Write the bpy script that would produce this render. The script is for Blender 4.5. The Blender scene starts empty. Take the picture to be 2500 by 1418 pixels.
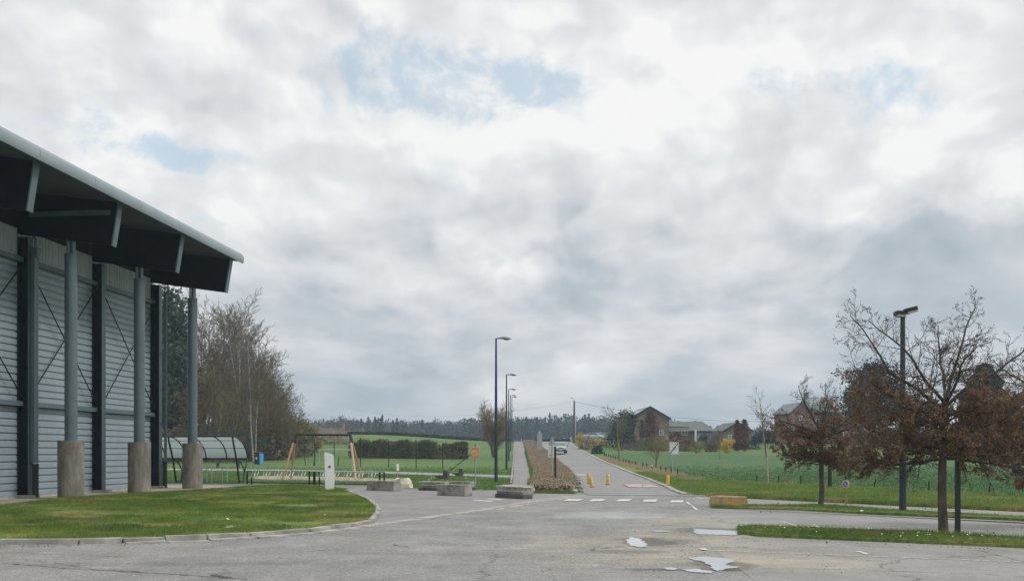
import bpy, bmesh, math, random
import numpy as np
from mathutils import Vector, Matrix
R = math.radians
sc = bpy.context.scene
# ---------------------------------------------------------------- camera
F = 2400.0; HY = 1106.0; EYE = 1.65
cd = bpy.data.cameras.new("camera"); cam = bpy.data.objects.new("camera", cd); sc.collection.objects.link(cam)
cd.sensor_width = 36; cd.lens = 36 * F / 2500; cd.shift_y = (HY - 709) / 2500
cd.clip_start = .1; cd.clip_end = 6000
cam.location = (0, 0, EYE); cam.rotation_euler = (R(90), 0, 0); sc.camera = cam
sc.render.resolution_x = 1024; sc.render.resolution_y = 580
sc.view_settings.view_transform = 'Standard'; sc.view_settings.look = 'None'
sc.view_settings.gamma = 1; sc.view_settings.exposure = 0.0
# ---------------------------------------------------------------- sun
SUN_EL, SUN_AZ = 42, 100     # azimuth clockwise from +Y (north): the sun stands to the right
sd = bpy.data.lights.new("sun", 'SUN'); sun = bpy.data.objects.new("sun", sd); sc.collection.objects.link(sun)
sd.energy = 1.5; sd.angle = R(10); sd.color = (1, .955, .89)
v = Vector((math.sin(R(SUN_AZ)) * math.cos(R(SUN_EL)), math.cos(R(SUN_AZ)) * math.cos(R(SUN_EL)), math.sin(R(SUN_EL))))
sun.rotation_euler = v.to_track_quat('Z', 'Y').to_euler()
# ---------------------------------------------------------------- world: sky with broken cloud, laid out by compass direction
class NT:
    def __init__(s, tree): s.t = tree; s.n = tree.nodes; s.l = tree.links
    def node(s, typ, **kw):
        n = s.n.new(typ)
        for k, v in kw.items(): setattr(n, k, v)
        return n
    def put(s, sock, v):
        if v is None: return
        if isinstance(v, bpy.types.NodeSocket): s.l.new(v, sock)
        else: sock.default_value = v
    def math(s, op, a, b=None, c=None, clamp=False):
        n = s.node('ShaderNodeMath', operation=op, use_clamp=clamp)
        s.put(n.inputs[0], a); s.put(n.inputs[1], b); s.put(n.inputs[2], c); return n.outputs[0]
    def vec(s, op, a, b=None, out=0):
        n = s.node('ShaderNodeVectorMath', operation=op)
        s.put(n.inputs[0], a)
        if b is not None: s.put(n.inputs[1], b)
        return n.outputs[out]
    def scale(s, a, k):
        n = s.node('ShaderNodeVectorMath', operation='SCALE'); s.put(n.inputs[0], a); s.put(n.inputs[3], k); return n.outputs[0]
    def noise(s, vec, scale, detail=6, rough=.5, dist=0, out=0):
        n = s.node('ShaderNodeTexNoise'); s.put(n.inputs['Vector'], vec); n.inputs['Scale'].default_value = scale
        n.inputs['Detail'].default_value = detail; n.inputs['Roughness'].default_value = rough; n.inputs['Distortion'].default_value = dist
        return n.outputs[out]
    def ramp(s, f, stops, interp='LINEAR'):
        n = s.node('ShaderNodeValToRGB'); s.put(n.inputs[0], f); cr = n.color_ramp; cr.interpolation = interp
        while len(cr.elements) < len(stops): cr.elements.new(.5)
        for e, (p, c) in zip(cr.elements, stops):
            e.position = p; e.color = (c, c, c, 1) if not hasattr(c, '__len__') else (*c[:3], 1)
        return n.outputs[0]
    def mix(s, f, a, b, typ='MIX'):
        n = s.node('ShaderNodeMix', data_type='RGBA', blend_type=typ); s.put(n.inputs[0], f)
        for i, v in ((6, a), (7, b)):
            if not isinstance(v, bpy.types.NodeSocket): v = (*v[:3], 1)
            s.put(n.inputs[i], v)
        return n.outputs[2]
    def sstep(s, v, a, b, lo=0., hi=1.):
        n = s.node('ShaderNodeMapRange', interpolation_type='SMOOTHSTEP'); s.put(n.inputs[0], v)
        for i, q in enumerate((a, b, lo, hi)): n.inputs[i + 1].default_value = q
        return n.outputs[0]
    def xyz(s, x, y, z):
        n = s.node('ShaderNodeCombineXYZ'); s.put(n.inputs[0], x); s.put(n.inputs[1], y); s.put(n.inputs[2], z); return n.outputs[0]
wd = bpy.data.worlds.new("World"); sc.world = wd; wd.use_nodes = True
def build_world():
    W = NT(wd.node_tree); W.n.clear()
    tc = W.node('ShaderNodeTexCoord').outputs['Generated']
    d = W.vec('NORMALIZE', tc)
    sp = W.node('ShaderNodeSeparateXYZ'); W.l.new(d, sp.inputs[0]); X, Y, Z = sp.outputs
    zc = W.math('ADD', W.math('MAXIMUM', Z, 0.), .09)
    qx = W.math('MULTIPLY', W.math('DIVIDE', X, W.math('POWER', W.math('ADD', zc, .04), .22)), 1.75); qy = W.math('MULTIPLY', W.math('LOGARITHM', zc, math.e), .95)
    Q = W.xyz(qx, qy, W.math('MULTIPLY', Y, 1.5))
    warp = W.vec('SUBTRACT', W.noise(Q, 1.6, 3, .5, out=1), (.5, .5, .5))
    Q2 = W.vec('ADD', Q, W.scale(warp, .34))
    big = W.noise(Q2, 1.1, 2, .45)
    mid = W.noise(Q2, 3.0, 4, .46)
    midb = W.noise(W.vec('ADD', Q2, (.04, .075, 0)), 3.2, 5, .46)
    fine = W.noise(Q2, 9, 4, .5)
    fineb = W.noise(W.vec('ADD', Q2, (.014, .026, 0)), 9, 4, .5)
    emb = W.math('ADD', W.math('MULTIPLY', W.math('SUBTRACT', mid, midb), 1.5), W.math('MULTIPLY', W.math('SUBTRACT', fine, fineb), .55))
    D3 = W.vec('ADD', W.vec('MULTIPLY', d, (1, 1, 1.7)), W.scale(W.vec('SUBTRACT', W.noise(d, 5, 4, .5, out=1), (.5, .5, .5)), .16))
    def puff(off):
        n = W.noise(W.vec('ADD', D3, off), 7, 3, .42)
        return W.math('ABSOLUTE', W.math('SUBTRACT', n, .5))
    pf = puff((0, 0, 0)); pfe = W.math('SUBTRACT', puff((.012, 0, .022)), pf)
    # feature directions: (u, v) = tangents of bearing and height, widths, amount
    dw = W.vec('ADD', d, W.scale(W.vec('SUBTRACT', W.noise(d, 9, 5, .6, out=1), (.5, .5, .5)), .085))
    def blob(u, v, su, sv, k=1., src=None):
        c = Vector((u, 1, v)).normalized()
        q = W.vec('SUBTRACT', src or dw, tuple(c)); q = W.vec('MULTIPLY', q, (1 / su, 1.2, 1 / sv))
        l = W.vec('LENGTH', q, out=1)
        return W.sstep(l, .15, 1.25, k, 0.)
    def total(lst):
        t = None
        for b in lst:
            o = blob(*b); t = o if t is None else W.math('ADD', t, o)
        return t
    blue = total([(-.045, .375, .15, .034, .85), (-.01, .402, .07, .03, .7), (-.17, .415, .10, .022, .4), (-.19, .385, .08, .02, .4), (.315, .372, .10, .028, 1.), (.39, .347, .10, .018, .5),
                  (-.325, .297, .10, .016, 1.), (-.43, .325, .09, .022, .8), (-.27, .232, .06, .008, .5), (0.0, .43, .05, .05, .6), (-.14, .36, .07, .02, .3)])
    bright = total([(-.39, .305, .07, .05, .34), (-.24, .245, .10, .03, .18), (.01, .182, .04, .022, .40), (.12, .345, .30, .07, .11), (.42, .30, .20, .05, .20), (.20, .20, .10, .02, .14),
                    (.085, .088, .06, .018, .24), (-.01, .066, .05, .012, .30), (-.17, .175, .14, .02, .16), (.36, .26, .2, .03, .18), (-.25, .165, .07, .04, .12),(.33,.42,.3,.07,.10)])
    dark = total([(.49, .222, .18, .035, .07), (.32, .18, .30, .06, .10), (-.06, .265, .16, .03, .05), (.10, .145, .25, .03, .08), (-.02, .105, .22, .022, .08),
                  (-.25, .15, .10, .04, .16), (.33, .11, .25, .05, .06), (-.40, .38, .15, .05, .10), (-.16, .128, .10, .02, .16), (.52, .18, .12, .05, .25), (.06,.24,.12,.03,.04)])
    el = W.sstep(Z, .02, .30, 0., 1.)
    f = W.math('ADD', W.math('MULTIPLY', el, .36), .41)
    f = W.math('ADD', f, W.math('MULTIPLY', W.math('SUBTRACT', big, .5), .40))
    f = W.math('ADD', f, W.math('MULTIPLY', W.math('SUBTRACT', mid, .5), .30))
    f = W.math('ADD', f, W.math('MULTIPLY', emb, W.sstep(Z, .02, .2, .45, .85)))
    f = W.math('ADD', f, W.math('MULTIPLY', W.math('MULTIPLY', pfe, 1.25), W.sstep(Z, .06, .2))); f = W.math('SUBTRACT', f, W.math('MULTIPLY', W.math('SUBTRACT', pf, .08), .3))
    f = W.math('ADD', f, bright); f = W.math('MAXIMUM', W.math('SUBTRACT', f, dark), W.math('ADD', W.math('MULTIPLY', f, .45), .13))
    cloud = W.ramp(f, [(0., (.33, .41, .46)), (.22, (.435, .50, .55)), (.45, (.60, .635, .672)), (.62, (.72, .73, .75)), (.80, (.80, .815, .83)), (1., (.94, .94, .93))])
    cloud = W.mix(W.math('MULTIPLY', W.blob if False else blob(-.01, .060, .10, .02, .5), .35), cloud, (.80, .74, .70))
    # light pouring through the thinner cloud high overhead, above the picture
    zen = W.sstep(Z, .42, .85, 1., 1.65)
    cloud = W.scale(cloud, zen)
    sky = W.node('ShaderNodeTexSky', sky_type='NISHITA', sun_disc=False); sky.sun_elevation = R(SUN_EL); sky.sun_rotation = R(SUN_AZ)
    sky.air_density = 1.0; sky.dust_density = 1.5
    skyc = W.vec('MULTIPLY', sky.outputs[0], (1.5, 1.75, 1.6))
    hole = W.math('ADD', blue, W.math('MULTIPLY', W.math('SUBTRACT', W.noise(Q2, 6.5, 6, .64), .535), 6.5))
    hole = W.math('MULTIPLY', W.sstep(hole, .08, 1.6), W.math('MINIMUM', W.math('MULTIPLY', blue, 2.2), 1.))
    gen = W.math('MULTIPLY', W.sstep(W.noise(Q2, 2.6, 4, .5), .62, .8), W.math('MULTIPLY', el, .35))
    hole = W.math('MAXIMUM', hole, gen)
    hole = W.math('MULTIPLY', hole, .76)
    pale = W.mix(.36, skyc, (9.0, 9.6, 9.9))
    # one Background at strength 0.1: cloud colours are given ten times over
    col = W.mix(hole, W.scale(cloud, 10.), pale)
    bg = W.node('ShaderNodeBackground'); W.put(bg.inputs[0], col); bg.inputs[1].default_value = .1
    out = W.node('ShaderNodeOutputWorld'); W.l.new(bg.outputs[0], out.inputs[0])
build_world()
# ---------------------------------------------------------------- terrain
_cp = [(-60, 0), (48, 0), (60, .06), (82, .25), (97, .5), (110, .82), (125, 1.3), (140, 1.9), (155, 2.7), (170, 3.45), (184, 3.85), (200, 4.0), (215, 3.9), (260, 3.0), (420, 1.8), (700, 3), (4000, 14)]
_ys = np.arange(-60, 4001, 1.0); _zs = np.interp(_ys, [c[0] for c in _cp], [c[1] for c in _cp])
_k = np.hanning(15); _k /= _k.sum(); _zs = np.convolve(np.pad(_zs, 7, mode='edge'), _k, 'valid')
def sst(t): t = np.clip(t, 0, 1); return t * t * (3 - 2 * t)
def g(x, y):
    x = np.asarray(x, float); y = np.asarray(y, float)
    return np.interp(y, _ys, _zs) + 1.35 * sst(-(x + 1) / 28) * sst((y - 105) / 90) * (1 - sst((y - 230) / 120))
def gz(x, y): return float(g(x, y))
def at(px, py=None, Y=None, z=None):
    """world point seen at a photo pixel: on the ground, or at distance Y"""
    u = (px - 1250) / F; v = (HY - py) / F if py is not None else None
    if Y is not None:
        return Vector((u * Y, Y, gz(u * Y, Y) if v is None or z == 'g' else EYE + v * Y))
    Yv = 3.0
    while Yv < 1500:
        if EYE + v * Yv <= gz(u * Yv, Yv): break
        Yv += .25
    lo, hi = Yv - .25, Yv
    for _ in range(12):
        m = (lo + hi) / 2
        if EYE + v * m <= gz(u * m, m): hi = m
        else: lo = m
    return Vector((u * hi, hi, gz(u * hi, hi)))
# ---------------------------------------------------------------- materials
def material(name):
    m = bpy.data.materials.new(name); m.use_nodes = True
    n = NT(m.node_tree); b = next(x for x in n.n if x.type == 'BSDF_PRINCIPLED')
    return m, n, b
def mat(name, c1, c2=None, scale=4, rough=.75, metal=0, bump=0, bscale=60, detail=5, stretch=None, fine=.0, fscale=90, world=False, lo=.35, hi=.65, spec=None, c3=None, trans=0):
    m, n, b = material(name)
    if world: co = n.node('ShaderNodeNewGeometry').outputs['Position']
    else: co = n.node('ShaderNodeTexCoord').outputs['Object']
    if stretch: co = n.vec('MULTIPLY', co, stretch)
    col = None
    if c2 is not None:
        st = [(lo, c1), (hi, c2)] if c3 is None else [(lo, c1), ((lo + hi) / 2, c2), (hi, c3)]
        col = n.ramp(n.noise(co, scale, detail, .6), st)
    if fine:
        f = n.ramp(n.noise(co, fscale, 3, .6), [(.3, 1 - fine), (.7, 1 + fine)]) if False else n.sstep(n.noise(co, fscale, 3, .6), .3, .7, 1 - fine, 1 + fine)
        col = n.scale(col if col is not None else (*c1,), f)
    if col is None: b.inputs['Base Color'].default_value = (*c1, 1)
    else: n.l.new(col, b.inputs['Base Color'])
    b.inputs['Roughness'].default_value = rough; b.inputs['Metallic'].default_value = metal
    if spec is not None: b.inputs['Specular IOR Level'].default_value = spec
    if bump:
        bn = n.node('ShaderNodeBump'); bn.inputs['Strength'].default_value = bump; bn.inputs['Distance'].default_value = .02
        n.l.new(n.noise(co, bscale, 4, .6), bn.inputs['Height']); n.l.new(bn.outputs[0], b.inputs['Normal'])
    return m
def grass_mat(name, dark, mid, light, dry, drylo=.56, dryhi=.72):
    m, n, b = material(name)
    p = n.node('ShaderNodeNewGeometry').outputs['Position']
    c = n.ramp(n.noise(p, .45, 6, .62), [(.32, dark), (.5, mid), (.68, light)])
    c = n.mix(n.math('MULTIPLY', n.sstep(n.noise(n.vec('MULTIPLY', p, (1, 1.6, 1)), .33, 5, .6), drylo, dryhi), .75), c, dry)
    c = n.scale(c, n.sstep(n.noise(p, 7, 4, .7), .28, .72, .68, 1.35))
    n.l.new(c, b.inputs['Base Color']); b.inputs['Roughness'].default_value = .8; b.inputs['Specular IOR Level'].default_value = .15
    bn = n.node('ShaderNodeBump'); bn.inputs['Strength'].default_value = .6; bn.inputs['Distance'].default_value = .06
    n.l.new(n.noise(p, 14, 4, .7), bn.inputs['Height']); n.l.new(bn.outputs[0], b.inputs['Normal'])
    return m
def blade_mat(src, name, gain=1.25, tl=.45):
    m = src.copy(); m.name = name; n = NT(m.node_tree); b = next(x for x in n.n if x.type == 'BSDF_PRINCIPLED')
    c = n.scale(b.inputs['Base Color'].links[0].from_socket, gain); n.l.new(c, b.inputs['Base Color'])
    t = n.node('ShaderNodeBsdfTranslucent'); n.l.new(c, t.inputs[0]); mx = n.node('ShaderNodeMixShader'); mx.inputs[0].default_value = tl
    n.l.new(b.outputs[0], mx.inputs[1]); n.l.new(t.outputs[0], mx.inputs[2]); out = next(x for x in n.n if x.type == 'OUTPUT_MATERIAL'); n.l.new(mx.outputs[0], out.inputs[0])
    for l in list(b.inputs['Normal'].links): n.l.remove(l)
    return m
def asphalt_mat(name, base, warm, dirt=.5, cracks=True, grain=.30, streak=.5, spots=()):
    m, n, b = material(name)
    p = n.node('ShaderNodeNewGeometry').outputs['Position']
    c = n.mix(n.sstep(n.noise(p, .22, 5, .6), .38, .64), base, warm)
    # pale dust and darker worn patches
    c = n.scale(c, n.sstep(n.noise(n.vec('MULTIPLY', p, (1, .8, 1)), .9, 6, .65), .3, .7, 1 - .14 * dirt * 2, 1 + .10 * dirt * 2))
    c = n.scale(c, n.sstep(n.noise(n.vec('MULTIPLY', p, (.45, 1.7, 1)), 1.3, 6, .7, 1.0), .60, .72, 1., 1 - .35 * streak))
    c = n.scale(c, n.sstep(n.noise(n.vec('MULTIPLY', p, (.5, 1.5, 1)), 2.3, 7, .75, .6), .66, .74, 1., 1 - .5 * streak))
    # stones of the aggregate
    vo = n.node('ShaderNodeTexVoronoi'); n.l.new(p, vo.inputs['Vector']); vo.inputs['Scale'].default_value = 42
    c = n.scale(c, n.sstep(n.noise(p, 38, 3, .8), .25, .75, 1 - grain, 1 + grain))
    sp = n.node('ShaderNodeSeparateColor'); n.l.new(vo.outputs['Color'], sp.inputs[0])
    c = n.scale(c, n.sstep(sp.outputs[0], 0., 1., 1 - grain * .6, 1 + grain * .6))
    if cracks:
        wv = n.vec('ADD', p, n.scale(n.vec('SUBTRACT', n.noise(p, .9, 5, .7, out=1), (.5, .5, .5)), 1.3))
        vc = n.node('ShaderNodeTexVoronoi', feature='DISTANCE_TO_EDGE'); n.l.new(wv, vc.inputs['Vector']); vc.inputs['Scale'].default_value = .16
        k = n.math('MULTIPLY', n.sstep(vc.outputs['Distance'], .002, .0065, 1., 0.), n.sstep(n.noise(p, .5, 3, .6), .44, .58))
        c = n.mix(n.math('MULTIPLY', k, .6), c, (.06, .06, .06))
    for (sx, sy, ex, ey, colr, amt) in spots:
        q = n.vec('ADD', p, n.scale(n.vec('SUBTRACT', n.noise(p, .55, 7, .68, out=1), (.5, .5, .5)), 3.4 * min(ex, ey)))
        q = n.vec('MULTIPLY', n.vec('SUBTRACT', q, (sx, sy, 0)), (1 / ex, 1 / ey, 0)); l = n.vec('LENGTH', q, out=1)
        c = n.mix(n.sstep(l, .55, 1.1, amt, 0.), c, n.vec('MULTIPLY', n.scale(colr, 1.) if False else c, colr))
    n.l.new(c, b.inputs['Base Color']); b.inputs['Specular IOR Level'].default_value = .25
    n.l.new(n.sstep(n.noise(p, .6, 4, .6), .35, .65, .72, .92), b.inputs['Roughness'])
    bn = n.node('ShaderNodeBump'); bn.inputs['Strength'].default_value = .45; bn.inputs['Distance'].default_value = .012
    n.l.new(n.noise(p, 45, 3, .7), bn.inputs['Height']); n.l.new(bn.outputs[0], b.inputs['Normal'])
    return m
m_grass = grass_mat('grass', (.062, .122, .038), (.086, .155, .045), (.118, .182, .052), (.20, .20, .08), .5, .72)
m_lawn = grass_mat('lawn', (.070, .132, .038), (.125, .188, .044), (.20, .235, .058), (.34, .28, .13), .49, .68)
m_verge = grass_mat('verge', (.080, .142, .042), (.128, .188, .048), (.172, .220, .056), (.28, .225, .10), .50, .68)
m_meadow = grass_mat('meadow', (.048, .106, .044), (.060, .122, .045), (.078, .138, .044), (.12, .145, .055), .50, .72)
m_gdn = grass_mat('garden_lawn', (.075, .13, .045), (.095, .155, .05), (.125, .175, .055), (.16, .15, .07))
b_grass, b_lawn, b_verge, b_meadow = [blade_mat(q_, q_.name + '_blade', k_) for q_, k_ in ((m_grass, 1.45), (m_lawn, 1.3), (m_verge, 1.3), (m_meadow, 1.45))]
m_dry = mat('dry_grass', (.34, .27, .16), (.48, .39, .25), 6, .9, world=True, fine=.25)
DUST = (1.28, 1.20, 1.06)
SP = [(2.6, 17.2, 2.6, 3.2, DUST, .75), (3.6, 14.6, 2.2, 1.3, DUST, .7), (4.2, 22.0, 1.6, 4.2, DUST, .55), (3.0, 25.8, 1.9, 2.0, (1.16, 1.22, 1.26), .85), (2.25, 25.2, 1.1, 1.3, (1.16, 1.22, 1.26), .8),
      (2.4, 13.85, 1.0, .22, (.42, .43, .44), .8), (1.8, 16.3, 1.0, .35, (.62, .62, .63), .7), (2.6, 18.2, .9, .6, (.68, .68, .68), .7), (-5.2, 14.6, 3.0, .3, (.72, .73, .75), .6), (-1.6, 16.0, 1.6, .25, (.75, .76, .78), .5), (2.95, 14.5, .75, .8, (.50, .50, .52), .85), (2.5, 18.1, .5, 1.0, (.55, .55, .57), .8), (4.2, 20.9, 1.0, .75, (.60, .60, .61), .8)]
m_asph = asphalt_mat('asphalt', (.225, .222, .214), (.258, .252, .238), .6, True, .36, .75, SP)
m_asph_lot = asphalt_mat('asphalt_lot', (.246, .243, .232), (.280, .273, .254), .45, True, .16, .35, SP[:3] + SP[-3:])
m_asph_smooth = asphalt_mat('asphalt_plaza', (.228, .218, .213), (.258, .247, .238), .45, False, .14, .35)
m_road = asphalt_mat('asphalt_road', (.228, .224, .219), (.256, .250, .242), .3, False, .10, .25)
m_pale = asphalt_mat('asphalt_patch', (.26, .265, .26), (.29, .295, .285), .2, False, .12, .1)
m_dust = asphalt_mat('asphalt_dust', (.41, .385, .335), (.46, .43, .37), .6, False, .14, .5)
m_conc = mat('concrete', (.30, .285, .26), (.48, .46, .42), 5, .9, bump=.3, fine=.18, world=True)
m_kerb = mat('kerb_stone', (.22, .21, .185), (.44, .425, .39), 2.2, .9, bump=.3, fine=.15, world=True)
m_gravel = mat('gravel', (.30, .255, .20), (.45, .39, .31), 1.6, .95, bump=.9, bscale=70, fine=.45, fscale=45, world=True)
m_sand = mat('sand', (.25, .21, .13), (.38, .315, .225), 1.2, .95, bump=.3, fine=.12, world=True)
m_paint = mat('road_paint', (.30, .295, .28), (.62, .61, .58), 7, .8, fine=.16, world=True, lo=.30, hi=.55)
m_worn = mat('worn_paint', (.36, .35, .32), (.66, .645, .60), 6, .8, fine=.2, world=True, lo=.35, hi=.6)
m_soil = mat('soil', (.05, .045, .03), (.10, .09, .06), 5, .95, world=True, fine=.3, bump=.5)
def water_mat():
    m, n, b = material('water'); b.inputs['Base Color'].default_value = (.30, .30, .29, 1); b.inputs['Roughness'].default_value = .03
    b.inputs['IOR'].default_value = 1.7; b.inputs['Specular IOR Level'].default_value = .8; b.inputs['Coat Weight'].default_value = 1.; b.inputs['Coat Roughness'].default_value = .03
    return m
m_water = water_mat()
# ---------------------------------------------------------------- mesh helpers
def link(o): sc.collection.objects.link(o); return o
class MB:
    def __init__(s): s.v = []; s.f = []
    def add(s, vs, fs):
        k = len(s.v); s.v += [tuple(v) for v in vs]; s.f += [tuple(i + k for i in f) for f in fs]; return s
    def box(s, c, size, rz=0, rx=0, ry=0, taper=1., bev=0):
        M = Matrix.Rotation(rz, 3, 'Z') @ Matrix.Rotation(rx, 3, 'X') @ Matrix.Rotation(ry, 3, 'Y')
        hx, hy, hz = [q / 2 for q in size]; vs = []
        if not bev:
            for z in (-1, 1):
                t = taper if z > 0 else 1
                for x, y in ((-1, -1), (1, -1), (1, 1), (-1, 1)): vs.append(M @ Vector((x * hx * t, y * hy * t, z * hz)) + Vector(c))
            return s.add(vs, [(3, 2, 1, 0), (4, 5, 6, 7), (0, 1, 5, 4), (1, 2, 6, 5), (2, 3, 7, 6), (3, 0, 4, 7)])
        b = bev; rings = []
        for z, ins in ((-hz, b), (-hz + b, 0), (hz - b, 0), (hz, b)):
            t = 1 + (taper - 1) * (z + hz) / (2 * hz); X = hx * t - ins; Y = hy * t - ins
            rings.append([(X, -Y + b * (ins == 0)), (X, Y - b * (ins == 0)), (X - b * (ins == 0), Y), (-X + b * (ins == 0), Y), (-X, Y - b * (ins == 0)), (-X, -Y + b * (ins == 0)), (-X + b * (ins == 0), -Y), (X - b * (ins == 0), -Y)])
            for p in rings[-1]: vs.append(M @ Vector((p[0], p[1], z)) + Vector(c))
        fs = [tuple(range(7, -1, -1)), tuple(range(24, 32))]
        for r in range(3):
            for i in range(8): fs.append((r * 8 + i, r * 8 + (i + 1) % 8, r * 8 + 8 + (i + 1) % 8, r * 8 + 8 + i))
        return s.add(vs, fs)
    def prism(s, prof, a, b, axis='y'):
        """closed 2-D profile (first coord, z) extruded along the axis from a to b"""
        n = len(prof)
        mk = (lambda p, t: (p[0], t, p[1])) if axis == 'y' else ((lambda p, t: (t, p[0], p[1])) if axis == 'x' else (lambda p, t: (p[0], p[1], t)))
        vs = [mk(p, a) for p in prof] + [mk(p, b) for p in prof]
        fs = [tuple(range(n - 1, -1, -1)), tuple(range(n, 2 * n))] + [(i, (i + 1) % n, n + (i + 1) % n, n + i) for i in range(n)]
        return s.add(vs, fs)
    def tube(s, pts, r, n=8, r2=None, caps=True, flat=None):
        pts = [Vector(p) for p in pts]; m = len(pts); vs = []; prev = None
        for i, p in enumerate(pts):
            t = (pts[min(i + 1, m - 1)] - pts[max(i - 1, 0)])
            t = t.normalized() if t.length > 1e-9 else Vector((0, 0, 1))
            ref = prev if prev is not None else (Vector((1, 0, 0)) if abs(t.x) < .9 else Vector((0, 1, 0)))
            u = (ref - t * ref.dot(t)); u = u.normalized() if u.length > 1e-6 else t.orthogonal().normalized()
            w = t.cross(u); prev = u
            rr = (r[i] if hasattr(r, '__len__') else (r + ((r2 - r) * i / max(1, m - 1) if r2 is not None else 0)))
            for k in range(n):
                a = 2 * math.pi * k / n; vs.append(p + u * math.cos(a) * rr + w * math.sin(a) * rr)
        fs = [(i * n + k, i * n + (k + 1) % n, (i + 1) * n + (k + 1) % n, (i + 1) * n + k) for i in range(m - 1) for k in range(n)]
        if caps: fs += [tuple(range(n - 1, -1, -1)), tuple(range((m - 1) * n, m * n))]
        return s.add(vs, fs)
    def disc(s, c, r, h, n=20, axis='z'):
        c = Vector(c); d = {'z': Vector((0, 0, 1)), 'y': Vector((0, 1, 0)), 'x': Vector((1, 0, 0))}[axis]
        return s.tube([c, c + d * h], r, n)
    def ball(s, c, r, nu=10, nv=7, sq=(1, 1, 1), rough=0, seed=0):
        rn = random.Random(seed); vs = [(c[0], c[1], c[2] - r * sq[2])]
        for j in range(1, nv):
            th = -math.pi / 2 + math.pi * j / nv
            for i in range(nu):
                ph = 2 * math.pi * i / nu; q = r * (1 + rn.uniform(-rough, rough))
                vs.append((c[0] + q * math.cos(th) * math.cos(ph) * sq[0], c[1] + q * math.cos(th) * math.sin(ph) * sq[1], c[2] + q * math.sin(th) * sq[2]))
        vs.append((c[0], c[1], c[2] + r * sq[2])); L = len(vs) - 1
        fs = [(0, 1 + (i + 1) % nu, 1 + i) for i in range(nu)] + [(1 + j * nu + i, 1 + j * nu + (i + 1) % nu, 1 + (j + 1) * nu + (i + 1) % nu, 1 + (j + 1) * nu + i) for j in range(nv - 2) for i in range(nu)]
        fs += [(L, 1 + (nv - 2) * nu + i, 1 + (nv - 2) * nu + (i + 1) % nu) for i in range(nu)]
        return s.add(vs, fs)
    def build(s, name, m, parent=None, smooth=False, bevel=0, loc=None):
        me = bpy.data.meshes.new(name); me.from_pydata(s.v, [], s.f); me.update()
        if bevel:
            bm = bmesh.new(); bm.from_mesh(me)
            es = [e for e in bm.edges if len(e.link_faces) == 2 and e.calc_face_angle(0) > .5]
            bmesh.ops.bevel(bm, geom=es, offset=bevel, segments=2, affect='EDGES', clamp_overlap=True)
            bm.to_mesh(me); bm.free()
        me.materials.append(m)
        if smooth:
            me.polygons.foreach_set('use_smooth', [True] * len(me.polygons))
            try: me.set_sharp_from_angle(angle=R(40))
            except Exception: pass
        o = link(bpy.data.objects.new(name, me)); o.parent = parent
        if loc is not None: o.location = loc
        return o
def npmesh(name, V, Fc, m, parent=None, sides=None):
    """fast mesh from arrays; Fc is (n, 3) or (n, 4)"""
    V = np.asarray(V, np.float32); Fc = np.asarray(Fc, np.int32); k = Fc.shape[1]
    me = bpy.data.meshes.new(name); me.vertices.add(len(V)); me.vertices.foreach_set('co', V.ravel())
    me.loops.add(Fc.size); me.loops.foreach_set('vertex_index', Fc.ravel())
    me.polygons.add(len(Fc)); me.polygons.foreach_set('loop_start', np.arange(0, Fc.size, k, dtype=np.int32))
    me.update(calc_edges=True)
    if hasattr(m, '__len__'):
        for q in m: me.materials.append(q)
    else: me.materials.append(m)
    o = link(bpy.data.objects.new(name, me)); o.parent = parent; return o
def tag(o, label=None, cat=None, group=None, kind=None):
    if label: o['label'] = label
    if cat: o['category'] = cat
    if group: o['group'] = group
    if kind: o['kind'] = kind
    return o
def thing(name, label, cat, loc=(0, 0, 0), rz=0, group=None):
    o = link(bpy.data.objects.new(name, None)); o.empty_display_size = .2
    o.location = loc; o.rotation_euler = (0, 0, rz); return tag(o, label, cat, group)
def copy_tree(o, parent=None):
    c = o.copy(); link(c); c.parent = parent
    for ch in list(o.children): copy_tree(ch, c)
    return c
def inpoly(x, y, poly):
    r = np.zeros(len(x), bool); n = len(poly)
    for i in range(n):
        x1, y1 = poly[i][:2]; x2, y2 = poly[(i + 1) % n][:2]
        if y1 == y2: continue
        c = ((y1 > y) != (y2 > y)) & (x < (x2 - x1) * (y - y1) / (y2 - y1) + x1); r ^= c
    return r
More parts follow.
